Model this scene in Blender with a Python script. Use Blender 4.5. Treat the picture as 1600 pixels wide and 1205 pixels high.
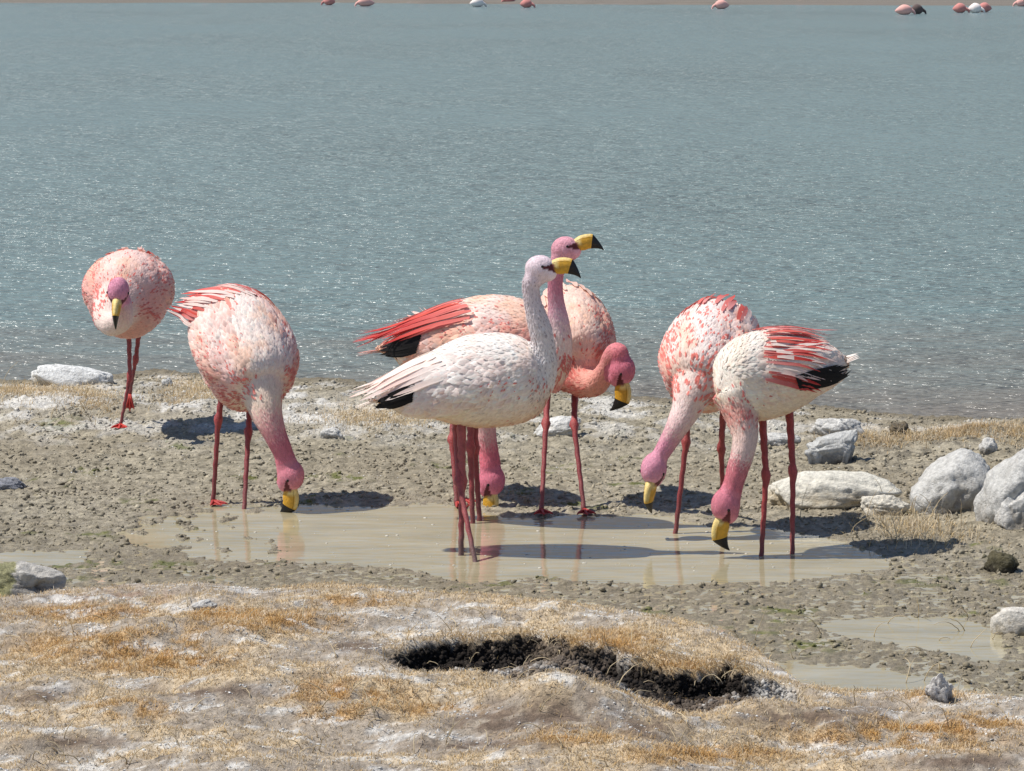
import bpy, math, random
import numpy as np
from mathutils import Vector, Matrix
from mathutils.bvhtree import BVHTree

for o in list(bpy.data.objects): bpy.data.objects.remove(o)
scene = bpy.context.scene
COL = scene.collection
random.seed(7)
RNG = np.random.default_rng(11)

# ------------------------------------------------------------------ camera
F_PX, CX, CY, HORIZ, CAM_H = 5333.0, 800.0, 602.5, -80.0, 2.08
PITCH = math.atan((CY - HORIZ) / F_PX)
cam_d = bpy.data.cameras.new('camera'); cam = bpy.data.objects.new('camera', cam_d); COL.objects.link(cam)
cam.location = (0, 0, CAM_H); cam.rotation_euler = (math.pi/2 - PITCH, 0, 0)
cam_d.sensor_width = 36; cam_d.lens = F_PX * 36 / 1600; cam_d.clip_end = 6000; cam_d.clip_start = 0.1
scene.camera = cam

# ------------------------------------------------------------------ light
SUN_EL, SUN_AZ = math.radians(59.5), math.radians(-91)     # azimuth from +Y, clockwise: from the left
w = bpy.data.worlds.new('World'); scene.world = w; w.use_nodes = True
nt = w.node_tree; nt.nodes.clear()
sky = nt.nodes.new('ShaderNodeTexSky'); sky.sky_type = 'NISHITA'; sky.sun_disc = False
sky.sun_elevation = SUN_EL; sky.sun_rotation = SUN_AZ % (2*math.pi); sky.altitude = 3000; sky.air_density = 1.0; sky.dust_density = 0.6
bg = nt.nodes.new('ShaderNodeBackground'); bg.inputs[1].default_value = 0.10
out = nt.nodes.new('ShaderNodeOutputWorld'); nt.links.new(sky.outputs[0], bg.inputs[0]); nt.links.new(bg.outputs[0], out.inputs[0])
sun_d = bpy.data.lights.new('sun', 'SUN'); sun = bpy.data.objects.new('sun', sun_d); COL.objects.link(sun)
sun_d.energy = 4.3; sun_d.angle = math.radians(0.53); sun_d.color = (1.0, 0.95, 0.88)
sdir = Vector((math.sin(SUN_AZ)*math.cos(SUN_EL), math.cos(SUN_AZ)*math.cos(SUN_EL), math.sin(SUN_EL)))
sun.rotation_euler = sdir.to_track_quat('Z', 'Y').to_euler(); sun.location = (-8, 8, 14)
scene.view_settings.view_transform = 'Standard'; scene.view_settings.look = 'None'
scene.view_settings.exposure = 0.28; scene.view_settings.gamma = 1.0
scene.render.engine = 'CYCLES'

# ------------------------------------------------------------------ helpers
CP, SP = math.cos(PITCH), math.sin(PITCH)
def ray(px, py):
    a = (px - CX) / F_PX; b = (CY - py) / F_PX
    return np.array([a, CP + b*SP, -SP + b*CP])
def P(px, py, Y):
    r = ray(px, py); return np.array([0, 0, CAM_H]) + r * (Y / r[1])
def G(px, py, z=0.0):
    r = ray(px, py); t = (z - CAM_H) / r[2]; return np.array([0, 0, CAM_H]) + r*t
def proj(X, Y, Z):
    dz = Z - CAM_H
    d = Y*CP - dz*SP; v = Y*SP + dz*CP
    return CX + F_PX * X / d, CY - F_PX * v / d
def ppm(Y): return F_PX / (Y / CP + 1e-6) * 1.0
def sst(a, b, x):
    t = np.clip((x - a) / (b - a), 0, 1); return t*t*(3 - 2*t)
def lerp(a, b, t): return a + (b - a) * t
def srgb(r, g, b):
    f = lambda c: (c/255/12.92) if c <= 10 else ((c/255+0.055)/1.055)**2.4
    return np.array([f(r), f(g), f(b)])

def _h(ix, iy, seed):
    n = (ix.astype(np.int64)*374761393 + iy.astype(np.int64)*668265263 + seed*982451653) & 0x7fffffff
    n = ((n ^ (n >> 13)) * 1274126177) & 0x7fffffff
    return ((n ^ (n >> 16)) & 0xffff) / 65535.0
def pn(x, y, seed=0):
    x = np.asarray(x, float); y = np.asarray(y, float)
    ix = np.floor(x); iy = np.floor(y); fx = x-ix; fy = y-iy
    u = fx*fx*fx*(fx*(fx*6-15)+10); v = fy*fy*fy*(fy*(fy*6-15)+10)
    def g(dx, dy):
        a = _h(ix+dx, iy+dy, seed) * 6.2831853
        return np.cos(a)*(fx-dx) + np.sin(a)*(fy-dy)
    return lerp(lerp(g(0,0), g(1,0), u), lerp(g(0,1), g(1,1), u), v) * 1.4
def fbm(x, y, seed=0, o=4, gain=0.5):
    s = 0; a = 1.0; f = 1.0
    for k in range(o):
        s = s + a*pn(x*f, y*f, seed+k*17); a *= gain; f *= 2.03
    return s
def noise3(p, seed=0, o=3):
    return (fbm(p[:,0]+0.37*p[:,2], p[:,1]-0.61*p[:,2], seed, o) + fbm(p[:,1]+3.1, p[:,2]+p[:,0]*0.23, seed+5, o) + fbm(p[:,2]-7.7, p[:,0]-p[:,1]*0.31, seed+9, o)) / 1.8

def mesh_from(name, V, F, cols=None, attrs=None, smooth=True, normals=None):
    """V (n,3); F is a list of int arrays (m,k) with the same k per array"""
    me = bpy.data.meshes.new(name)
    V = np.asarray(V, np.float32)
    if not isinstance(F, (list, tuple)): F = [F]
    F = [np.asarray(f, np.int32) for f in F if len(f)]
    me.vertices.add(len(V)); me.vertices.foreach_set('co', V.ravel())
    nl = sum(f.size for f in F); npoly = sum(len(f) for f in F)
    me.loops.add(nl); me.loops.foreach_set('vertex_index', np.concatenate([f.ravel() for f in F]))
    me.polygons.add(npoly)
    tot = np.concatenate([np.full(len(f), f.shape[1], np.int32) for f in F])
    st = np.concatenate([[0], np.cumsum(tot)[:-1]]).astype(np.int32)
    me.polygons.foreach_set('loop_start', st); me.polygons.foreach_set('loop_total', tot)
    me.polygons.foreach_set('use_smooth', np.full(npoly, smooth))
    if cols is not None:
        a = me.attributes.new('col', 'FLOAT_COLOR', 'POINT')
        c = np.ones((len(V), 4), np.float32); c[:, :3] = cols; a.data.foreach_set('color', c.ravel())
    for k, v in (attrs or {}).items():
        a = me.attributes.new(k, 'FLOAT', 'POINT'); a.data.foreach_set('value', np.asarray(v, np.float32))
    me.update(); me.validate()
    if normals is not None: me.normals_split_custom_set_from_vertices(np.asarray(normals, np.float32))
    return me
def obj(name, me, mat=None, parent=None, **props):
    o = bpy.data.objects.new(name, me); COL.objects.link(o)
    if mat is not None and me is not None: me.materials.append(mat)
    if parent is not None: o.parent = parent; o.matrix_parent_inverse = parent.matrix_basis.inverted()
    for k, v in props.items(): o[k] = v
    return o
def empty(name, loc, label, cat, group=None):
    o = bpy.data.objects.new(name, None); COL.objects.link(o); o.location = loc; o.empty_display_size = 0.1
    o['label'] = label; o['category'] = cat
    if group: o['group'] = group
    return o

# ------------------------------------------------------------------ materials
def newmat(name):
    m = bpy.data.materials.new(name); m.use_nodes = True
    n = m.node_tree; b = n.nodes['Principled BSDF']; return m, n, b
def N(n, t, **kw):
    x = n.nodes.new(t)
    for k, v in kw.items(): setattr(x, k, v)
    return x
def noise_node(n, scale, detail=4, rough=0.55, vec=None):
    x = N(n, 'ShaderNodeTexNoise'); x.inputs['Scale'].default_value = scale; x.inputs['Detail'].default_value = detail; x.inputs['Roughness'].default_value = rough
    if vec is not None: n.links.new(vec, x.inputs['Vector'])
    return x
def ramp(n, src, lo, hi, a, b):
    m = N(n, 'ShaderNodeMapRange'); m.inputs[1].default_value = lo; m.inputs[2].default_value = hi; m.inputs[3].default_value = a; m.inputs[4].default_value = b
    n.links.new(src, m.inputs[0]); return m.outputs[0]
def geo_pos(n, scale=(1,1,1)):
    g = N(n, 'ShaderNodeNewGeometry'); mp = N(n, 'ShaderNodeMapping'); mp.inputs['Scale'].default_value = scale
    n.links.new(g.outputs['Position'], mp.inputs['Vector']); return mp.outputs[0]
def mul_col(n, col_sock, fac_sock):
    x = N(n, 'ShaderNodeVectorMath', operation='SCALE'); n.links.new(col_sock, x.inputs[0]); n.links.new(fac_sock, x.inputs[3]); return x.outputs[0]

def attr_mat(name, rough=0.8, var=(0.75, 1.2), nscale=60, bump=0.0, bscale=80, wet=False, transl=0.0, sheen=0.0, spec=0.3):
    m, n, b = newmat(name)
    a = N(n, 'ShaderNodeAttribute', attribute_name='col')
    v = geo_pos(n); nz = noise_node(n, nscale, 5, 0.65, v)
    c = mul_col(n, a.outputs['Color'], ramp(n, nz.outputs[0], 0.3, 0.7, *var))
    if wet:
        nf = noise_node(n, 330, 3, 0.7, v); c = mul_col(n, c, ramp(n, nf.outputs[0], 0.3, 0.7, .72, 1.24))
    n.links.new(c, b.inputs['Base Color'])
    b.inputs['Roughness'].default_value = rough; b.inputs['Specular IOR Level'].default_value = spec
    if sheen: b.inputs['Sheen Weight'].default_value = sheen
    if wet:
        aw = N(n, 'ShaderNodeAttribute', attribute_name='wet')
        n.links.new(ramp(n, aw.outputs['Fac'], 0, 1, rough, 0.32), b.inputs['Roughness'])
    if bump:
        n2 = noise_node(n, bscale, 6, 0.7, v); bp = N(n, 'ShaderNodeBump'); bp.inputs['Strength'].default_value = bump; bp.inputs['Distance'].default_value = 0.01
        n.links.new(n2.outputs[0], bp.inputs['Height']); n.links.new(bp.outputs[0], b.inputs['Normal'])
    if transl:
        t = N(n, 'ShaderNodeBsdfTranslucent'); mx = N(n, 'ShaderNodeMixShader'); mx.inputs[0].default_value = transl
        n.links.new(c, t.inputs[0]); n.links.new(b.outputs[0], mx.inputs[1]); n.links.new(t.outputs[0], mx.inputs[2])
        n.links.new(mx.outputs[0], n.nodes['Material Output'].inputs[0])
    return m
def plain_mat(name, col, rough=0.5, var=0.15, nscale=80, bump=0.0, bscale=150, spec=0.4):
    m, n, b = newmat(name)
    rgb = N(n, 'ShaderNodeRGB'); rgb.outputs[0].default_value = (*col, 1)
    v = geo_pos(n); nz = noise_node(n, nscale, 4, 0.6, v)
    n.links.new(mul_col(n, rgb.outputs[0], ramp(n, nz.outputs[0], 0.3, 0.7, 1-var, 1+var)), b.inputs['Base Color'])
    b.inputs['Roughness'].default_value = rough; b.inputs['Specular IOR Level'].default_value = spec
    if bump:
        n2 = noise_node(n, bscale, 4, 0.6, v); bp = N(n, 'ShaderNodeBump'); bp.inputs['Strength'].default_value = bump; bp.inputs['Distance'].default_value = 0.003
        n.links.new(n2.outputs[0], bp.inputs['Height']); n.links.new(bp.outputs[0], b.inputs['Normal'])
    return m

M_GROUND = attr_mat('ground_soil', 0.92, (0.62, 1.3), 55, 0.9, 110, wet=True)
M_CLOD = attr_mat('mud_clod', 0.85, (0.7, 1.25), 90, 0.5, 200)
M_GRASS = attr_mat('dry_grass', 0.8, (0.8, 1.15), 15, transl=0.25)
M_SKIN = attr_mat('bird_down', 0.85, (0.90, 1.12), 190, 0.4, 330, sheen=0.15)
M_FEATHER = attr_mat('feather_vane', 0.75, (0.93, 1.06), 120, transl=0.22, sheen=0.1)
M_LEG = attr_mat('leg_scales', 0.45, (0.75, 1.2), 130, 0.4, 220, spec=0.4)
M_BILL = attr_mat('bill_horn', 0.42, (0.74, 1.12), 70, 0.35, 120, spec=0.45)
M_EYE = plain_mat('eye_gloss', (0.02, 0.012, 0.01), 0.08)
M_ROCK = attr_mat('salt_rock', 0.9, (0.66, 1.18), 60, 1.0, 85)

def lake_mat():
    m, n, b = newmat('lake_water')
    g = N(n, 'ShaderNodeNewGeometry'); sep = N(n, 'ShaderNodeSeparateXYZ'); n.links.new(g.outputs['Position'], sep.inputs[0])
    # sediment stirred up in the shallows by the bank
    v2 = geo_pos(n, (0.5, 1.4, 1)); nz = noise_node(n, 1.2, 3, 0.5, v2)
    ad = N(n, 'ShaderNodeMath', operation='MULTIPLY_ADD'); n.links.new(nz.outputs[0], ad.inputs[0]); ad.inputs[1].default_value = 5.0; n.links.new(sep.outputs[1], ad.inputs[2])
    f = ramp(n, ad.outputs[0], 17.5, 22.5, 0, 1)
    mx = N(n, 'ShaderNodeMix', data_type='RGBA'); n.links.new(f, mx.inputs[0])
    mx.inputs[6].default_value = (*LAKE_SHALLOW, 1); mx.inputs[7].default_value = (*LAKE_DEEP, 1)
    n.links.new(mx.outputs[2], b.inputs['Base Color'])
    b.inputs['Roughness'].default_value = 0.2; b.inputs['IOR'].default_value = 1.33
    va = geo_pos(n, (3.2, 7.5, 1)); w1 = noise_node(n, 1.0, 3, 0.55, va); w1.inputs['Distortion'].default_value = 0.6
    vb = geo_pos(n, (0.9, 1.6, 1)); w2 = noise_node(n, 1.0, 2, 0.5, vb)
    vc = geo_pos(n, (11, 24, 1)); w3 = noise_node(n, 1.0, 2, 0.5, vc)
    s1 = N(n, 'ShaderNodeMath', operation='MULTIPLY_ADD'); n.links.new(w2.outputs[0], s1.inputs[0]); s1.inputs[1].default_value = 1.3; n.links.new(w1.outputs[0], s1.inputs[2])
    s2 = N(n, 'ShaderNodeMath', operation='MULTIPLY_ADD'); n.links.new(w3.outputs[0], s2.inputs[0]); s2.inputs[1].default_value = 0.45; n.links.new(s1.outputs[0], s2.inputs[2])
    bp = N(n, 'ShaderNodeBump'); bp.inputs['Strength'].default_value = 1.0; bp.inputs['Distance'].default_value = LAKE_WAVE
    vw = geo_pos(n, (0.10, 0.05, 1)); ww = noise_node(n, 1.0, 3, 0.6, vw); n.links.new(ramp(n, ww.outputs[0], 0.35, 0.65, 0.6, 1.0), bp.inputs['Strength'])
    n.links.new(s2.outputs[0], bp.inputs['Height']); n.links.new(bp.outputs[0], b.inputs['Normal'])
    return m
LAKE_SHALLOW = srgb(128, 124, 116); LAKE_DEEP = srgb(119, 141, 141); LAKE_WAVE = 0.21
def pool_mat():
    m, n, b = newmat('pool_water')
    v = geo_pos(n, (1.2, 3.5, 1)); nz = noise_node(n, 2.2, 4, 0.6, v)
    mx = N(n, 'ShaderNodeMix', data_type='RGBA'); n.links.new(ramp(n, nz.outputs[0], 0.35, 0.65, 0, 1), mx.inputs[0])
    mx.inputs[6].default_value = (*srgb(152, 143, 114), 1); mx.inputs[7].default_value = (*srgb(171, 162, 135), 1)
    n.links.new(mx.outputs[2], b.inputs['Base Color'])
    b.inputs['Roughness'].default_value = 0.03; b.inputs['IOR'].default_value = 1.33
    v1 = geo_pos(n, (7, 26, 1)); w1 = noise_node(n, 1.0, 2, 0.5, v1)
    bp = N(n, 'ShaderNodeBump'); bp.inputs['Strength'].default_value = 0.35; bp.inputs['Distance'].default_value = 0.0042
    n.links.new(w1.outputs[0], bp.inputs['Height']); n.links.new(bp.outputs[0], b.inputs['Normal'])
    return m

# ------------------------------------------------------------------ terrain
def seg(px, *pts):
    a = np.array(pts, float); return np.interp(px, a[:,0], a[:,1])
def ell(px, py, cx, cy, rx, ry):
    return np.clip(1.25 - np.sqrt(((px-cx)/rx)**2 + ((py-cy)/ry)**2), 0, 1)
def gb(X, Y, px, py, z, sx, sy, h):
    c = G(px, py, z); return h*np.exp(-((X-c[0])/sx)**2 - ((Y-c[1])/sy)**2)

def masks(X, Y):
    px, py = proj(X, np.maximum(Y, 5.0), 0.0)
    jx = 22*fbm(X*2.2, Y*1.5, 3, 3); jy = 9*fbm(X*3, Y*1.6, 5, 4)
    qx, qy = px + jx, py + jy
    d = {}
    sh = seg(px, (-400,585), (0,592), (80,592), (250,582), (400,597), (520,594), (620,602), (850,604), (1000,622), (1100,628), (1300,638), (1450,652), (1600,662), (2200,690))
    d['shore'] = py + 6*fbm(X*2.5, Y*1.0, 8, 3) - sh            # >0 on land
    def band(T, B, x0, x1, soft=7):
        t = seg(qx, *T); b = seg(qx, *B)
        return np.minimum(sst(-soft, soft, qy - t), sst(-soft, soft, b - qy)) * sst(x0-25, x0+25, qx) * sst(x1+25, x1-25, qx)
    pool = band([(150,838),(250,806),(330,790),(450,792),(620,792),(700,798),(780,810),(850,811),(1000,808),(1060,818),(1180,822),(1250,838),(1340,860),(1420,880)],
                [(150,845),(300,862),(450,872),(600,882),(680,894),(760,902),(1000,906),(1150,907),(1250,902),(1340,892),(1420,884)], 190, 1380)
    pool = pool*lerp(1, sst(-.30, .10, fbm(X*9, Y*5, 25, 4) + .0016*(px-230)), sst(560, 420, px))
    pool = np.maximum(pool, band([(-900,862),(140,864)], [(-900,884),(140,878)], -900, 125))
    pool = np.maximum(pool, band([(1290,978),(1380,969),(1500,970),(1560,990)], [(1290,984),(1400,1003),(1470,1014),(1560,1030)], 1290, 1555, 5))
    pool = np.maximum(pool, band([(1200,1042),(1330,1043),(1440,1054),(1500,1068)], [(1200,1085),(1500,1085)], 1190, 1500, 5))
    d['pool'] = pool
    d['px'], d['py'], d['qx'], d['qy'] = px, py, qx, qy
    # bank in front: crest line seen at crest height 0.10
    cr = seg(px, (-900,950), (0,940), (100,926), (200,916), (300,914), (420,926), (520,914), (640,926), (800,940), (930,952), (1040,968), (1120,990), (1190,1025), (1250,1075), (1330,1092), (1470,1088), (1600,1100), (2600,1120))
    hc = seg(px, (-900,.10), (900,.10), (1150,.09), (1260,.045), (1600,.05))
    Yc = (CAM_H - hc) * 5333 / (cr + 80)
    d['hc'] = hc; zl = hc + .028
    d['bank'] = sst(0.14, -0.04, Y - Yc + 0.02*fbm(X*6, Y*6, 21, 3))
    d['inbank'] = Yc - Y
    # hollow washed out under the turf
    hp, hq = px + 10*fbm(X*5, Y*5, 31, 3), proj(X, np.maximum(Y,5.0), zl)[1] + 7*fbm(X*9, Y*9, 33, 3)
    t = seg(hp, (560,1030), (620,1022), (680,1012), (760,1006), (850,1002), (930,1012), (1000,1030), (1080,1036), (1140,1024), (1190,1042), (1270,1075))
    b = seg(hp, (560,1030), (620,1040), (660,1056), (760,1058), (850,1062), (900,1076), (1000,1086), (1150,1088), (1270,1085)) + 12
    prog = np.clip((hq-t)/np.maximum(b-t, 3), 0, 1)
    d['hollow'] = sst(-3, 11, hq - t)*(1-prog**1.1) * sst(585, 640, hp) * sst(1270, 1215, hp)
    d['brk'] = np.exp(-((hp-875)/50)**2)
    d['inhol'] = sst(-1, 3, hq - t)*sst(-2, 8, b - hq)*sst(585, 640, hp) * sst(1270, 1215, hp)
    d['wall'] = sst(-16, 2, hq - t) * sst(40, 15, hq - t) * sst(590, 650, hp) * sst(1210, 1150, hp)
    return d

def height(X, Y, m=None):
    X = np.asarray(X, float); Y = np.asarray(Y, float)
    if m is None: m = masks(X, Y)
    px, py = m['px'], m['py']
    n_big = fbm(X*1.3, Y*1.3, 41, 3); n_mid = fbm(X*7, Y*7, 43, 4); n_cl = fbm(X*26, Y*26, 47, 3)
    t = m['shore']
    # strip of land between lake and pool
    up = sst(0, 40, t) * sst(775, 690, py)
    land = 0.006 + up*(0.030 + 0.012*n_big) + up*0.012*n_mid + 0.0075*n_cl + 0.003*n_mid + 0.0034*fbm(X*58, Y*58, 49, 2)
    dry = sst(1430, 1620, px) * sst(870, 790, py) * sst(640, 690, py)
    land = land + 0.045*dry*(1 + 0.4*n_mid)
    land = land - 0.0042*sst(830, 900, py)*(1 - dry)                       # wet flat where the film of water shows
    land = land + gb(X, Y, 75, 640, 0.03, .30, .35, .060) + gb(X, Y, 330, 640, 0.03, .16, .25, .035) + gb(X, Y, 1330, 745, .03, .3, .2, .02) + gb(X, Y, 1500, 700, .03, .4, .3, .025)
    z = land*(1 - m['pool']) + m['pool']*(-0.03 + 0.004*n_mid)
    # bank
    ib = np.clip(m['inbank'], 0, 3)
    roll = 0.042*fbm(X*1.8+3, Y*2.6, 51, 3) + 0.012*fbm(X*6, Y*8, 53, 3) + 0.0065*fbm(X*24, Y*24, 55, 3)
    bz = m['hc'] + roll*sst(-0.05, 0.3, ib) + 0.03*sst(0.0, 0.5, ib)*sst(1150, 900, px) + 0.02*sst(0.9, 2.0, ib)
    bz = bz + gb(X, Y, 880, 1125, .12, .28, .14, .075) + gb(X, Y, 1270, 1120, .08, .30, .13, .065) - gb(X, Y, 1050, 1115, .1, .16, .16, .045) + gb(X, Y, 430, 1110, .1, .4, .16, .04) + gb(X, Y, 150, 1010, .1, .3, .2, .035) + gb(X, Y, 1500, 1175, .1, .5, .16, .035)
    bz = bz - m['hollow']*(0.090 + 0.022*n_mid)*(1-.5*m['brk']) + m['inhol']*(.012*n_cl + .006*fbm(X*60, Y*60, 57, 2)) + 0.012*m['wall']*(1-m['hollow'])
    z = z*(1 - m['bank']) + bz*m['bank']
    # lake bed
    z = np.where(t < 0, np.maximum(-0.5, t*0.0035 + 0.004*n_mid*np.clip(1+t/20, 0, 1)), z)
    # far shore
    fs = Y - (133 - 7*sst(300, 1400, px) + 2*fbm(X*0.15, Y*0.05, 61, 3))
    far = np.where(fs > 0, 0.01 + 0.05*np.minimum(fs, 12) + 0.010*np.maximum(fs-12, 0) + 430*sst(250, 2600, fs)*(1+.45*fbm(X*0.0011, Y*0.0011, 63, 4)) + 0.1*fbm(X*.3, Y*.3, 65, 3), 0)
    z = np.where(Y > 60, np.where(fs > -2, np.maximum(far, -0.3) - 0.3*(fs < 0), -0.5), z)
    back = sst(7.0, 3.0, Y)
    z = z*(1-back) + back*(0.45 + 0.08*n_big)
    return z

def axis(lo, hi, step, end, ratio):
    a = list(np.arange(lo, hi, step)); d = step; x = a[-1]; r = []
    while x < end: d *= ratio; x += d; r.append(x)
    return a, r
xs_f, xs_r = axis(-2.55, 2.55, 0.0095, 2500, 1.16)
xs = np.array([-v for v in reversed(xs_r)] + xs_f + xs_r)
ys_f, ys_r = axis(7.7, 16.9, 0.0125, 128, 1.12)
ys_b = []; d_ = 0.0125; y_ = 7.7
while y_ > -2000: d_ *= 1.2; y_ -= d_; ys_b.append(y_)
ys_far = list(np.arange(125, 150, 0.5)); d_ = .5; y_ = ys_far[-1]
while y_ < 4500: d_ *= 1.15; y_ += d_; ys_far.append(y_)
ys = np.array(list(reversed(ys_b)) + ys_f + [v for v in ys_r if v < 124.5] + ys_far)
XX, YY = np.meshgrid(xs, ys); X, Y = XX.ravel(), YY.ravel()
MK = masks(X, Y); Z = height(X, Y, MK)

C_MUD = srgb(173, 164, 143); C_MUD_D = srgb(118, 111, 94); C_MUDWET = srgb(128, 117, 95); C_ALGAE = srgb(104, 110, 48); C_SALT = srgb(224, 222, 216)
C_PEAT = srgb(52, 42, 34); C_TURF = srgb(172, 160, 144); C_TAN = srgb(216, 194, 158); C_GOLD = srgb(206, 162, 98); C_CRUST = srgb(196, 184, 166); C_FAR = srgb(122, 115, 106); C_RUST = srgb(158, 112, 84)
def ground_colours(X, Y, m, Z):
    px, py = m['px'], m['py']
    n1 = fbm(X*3.2, Y*3.2, 71, 4); n2 = fbm(X*14, Y*14, 73, 4); n3 = fbm(X*1.1, Y*1.4, 75, 3); n4 = fbm(X*38, Y*38, 77, 3)
    def mix(c, d, f): f = np.clip(f, 0, 1)[:, None]; return c*(1-f) + d*f
    c = np.tile(C_MUD, (len(X), 1))
    c = mix(c, C_MUD_D, sst(-.2, .5, n2)*0.6 + sst(-.1, .45, n4)*.35); c = mix(c, srgb(146, 136, 116), sst(-.2, .5, n3)*.5)
    c = mix(c, C_MUDWET, sst(800, 880, py)*0.55*(1-sst(1250,1450,px)*sst(905,850,py)))
    c = mix(c, C_ALGAE, sst(.42, .75, n1)*sst(-.1,.35,n2)*.8*sst(655, 720, py))
    c = mix(c, C_ALGAE, np.clip(ell(px,py,1265,1012,50,14)+ell(px,py,1230,955,60,8)+ell(px,py,1450,910,60,8)+ell(px,py,870,902,40,5)+ell(px,py,85,905,60,7)+ell(px,py,95,680,40,10)+ell(px,py,270,885,40,6),0,1)*sst(-.25,.25,n2)*.85)
    # pale salt crust on the land strip by the lake
    strip = sst(4, 20, m['shore'])*sst(730, 660, py)
    salt = strip*np.clip(sst(-.12, .35, n1+0.3*n2)*.8 + ell(px,py,60,625,150,45)*.6 + ell(px,py,330,640,120,40)*.4 + ell(px,py,560,660,140,30)*.5, 0, 1)
    c = mix(c, C_SALT, salt*.75)
    c = mix(c, C_TAN, strip*np.clip(ell(px,py,70,620,110,28)+ell(px,py,320,600,70,25)+ell(px,py,600,655,90,20)+ell(px,py,1500,690,120,16)+ell(px,py,1330,690,60,12),0,1)*sst(-.3,.3,n2)*.7)
    c = mix(c, srgb(104, 98, 88), ell(px,py,1440,720,170,25)*.5*sst(-.3,.4,n2))
    c = mix(c, C_MUDWET*0.8, sst(16, 2, m['shore'])*sst(-6,0,m['shore'])*.7)
    # bank turf: dry cushion grass, salt bloom, bare grey peat
    b = np.tile(C_TURF, (len(X), 1))
    pyz = proj(X, np.maximum(Y,5.0), Z)[1]
    tan = tan_mask(px, pyz, n1, n2, n3)
    b = mix(b, C_TAN, tan*.75)
    b = mix(b, C_GOLD*.9, gold_mask(px, pyz, n2)*.85)
    b = mix(b, C_RUST, np.clip(ell(px,pyz,180,940,120,25)+ell(px,pyz,520,1065,90,25)*.6,0,1)*sst(-.3,.4,n2)*.6)
    b = mix(b, C_SALT, salt_mask(px, pyz, n1, n2, X, Y)*.78*sst(-.5,.1,n4+.4*n2)); b = mix(b, srgb(112, 98, 84), sst(.15,.5,fbm(X*20, Y*26, 79, 3))*.45)
    g = grey_mask(px, pyz, n2)
    b = mix(b, srgb(118, 101, 86), g*.95)
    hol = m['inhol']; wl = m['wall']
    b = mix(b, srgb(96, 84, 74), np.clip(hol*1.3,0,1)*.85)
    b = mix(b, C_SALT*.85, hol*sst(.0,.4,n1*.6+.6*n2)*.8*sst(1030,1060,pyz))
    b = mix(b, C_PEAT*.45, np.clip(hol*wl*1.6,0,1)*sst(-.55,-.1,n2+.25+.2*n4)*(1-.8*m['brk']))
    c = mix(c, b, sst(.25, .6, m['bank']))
    c = mix(c, C_FAR, sst(50, 60, Y))
    wet = sst(.012, .002, Z)*(1-m['bank'])
    return c, wet
def tan_mask(px, py, n1, n2, n3): return np.clip(sst(-.25, .25, n1*.7+n3*.6+.3*n2), 0, 1)
def gold_mask(px, py, n2):
    s = 0
    for e in ((190,1012,190,34),(260,1040,110,16),(215,1108,75,16),(430,972,150,20),(540,1085,110,24),(520,1118,60,14),(560,940,80,10),(960,1005,80,22),(1040,1045,70,16),(1060,1095,90,16),(1400,1150,190,34),(1520,1130,90,16),(1460,1090,50,12),(120,960,120,16),(900,1150,120,16),(1100,1180,150,18),(700,1110,90,10),(350,960,60,10)):
        s = s + ell(px, py, *e)
    return np.clip(s, 0, 1)*sst(-.5, .2, n2)
def salt_mask(px, py, n1, n2, X, Y):
    st = fbm(X*5.5, Y*11, 81, 5, .62)
    s = sst(.10, .62, st + .35*n2)
    s = s + .8*ell(px,py,640,985,150,40)*sst(-.3,.3,n2) + .8*ell(px,py,300,940,40,8) + .7*ell(px,py,950,955,90,12)*sst(-.2,.3,n2) + .8*ell(px,py,1540,1095,120,12)*sst(-.3,.3,n2) + .6*ell(px,py,260,1165,140,14)*sst(-.3,.3,n2)
    return np.clip(s, 0, 1)
def grey_mask(px, py, n2):
    s = 0
    for e in ((860,1115,150,40),(1020,1140,70,22),(1250,1120,170,26),(330,1080,150,18),(60,1090,70,20),(120,1160,120,12),(760,1165,140,12),(1500,1190,150,16),(560,1010,60,16),(760,1130,90,14)): s = s + ell(px, py, *e)
    return np.clip(s, 0, 1)*sst(-.6, .1, n2)
gc, gw = ground_colours(X, Y, MK, Z)
nx, ny = len(xs), len(ys)
I = (np.arange(ny-1)[:, None]*nx + np.arange(nx-1)[None, :]).ravel()
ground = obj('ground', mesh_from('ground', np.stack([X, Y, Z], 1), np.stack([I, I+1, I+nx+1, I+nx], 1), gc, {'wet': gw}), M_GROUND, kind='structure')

ZG = Z.reshape(ny, nx)
def zlook(x, y):
    x = np.atleast_1d(x); y = np.atleast_1d(y)
    i = np.clip(np.searchsorted(xs, x)-1, 0, nx-2); j = np.clip(np.searchsorted(ys, y)-1, 0, ny-2)
    fx = np.clip((x-xs[i])/(xs[i+1]-xs[i]), 0, 1); fy = np.clip((y-ys[j])/(ys[j+1]-ys[j]), 0, 1)
    return (ZG[j, i]*(1-fx) + ZG[j, i+1]*fx)*(1-fy) + (ZG[j+1, i]*(1-fx) + ZG[j+1, i+1]*fx)*fy
def zat(x, y): return float(zlook(x, y)[0])
def on_ground(px, py):
    """world point where this sight line meets the land or a water surface"""
    z = 0.0
    for _ in range(12):
        p = G(px, py, z); z = 0.5*z + 0.5*max(0.0, zat(p[0], p[1]))
    return G(px, py, z)

def sheet(name, x0, x1, y0, y1, z, mat):
    V = [(x0,y0,z),(x1,y0,z),(x1,y1,z),(x0,y1,z)]
    return obj(name, mesh_from(name, V, [[(0,1,2,3)]], smooth=False), mat, kind='structure')
sheet('lake_water', -2400, 2400, 14.6, 160, -0.001, lake_mat())
sheet('pool_water', -5, 5, 9.0, 13.6, 0.0, pool_mat())

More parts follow.
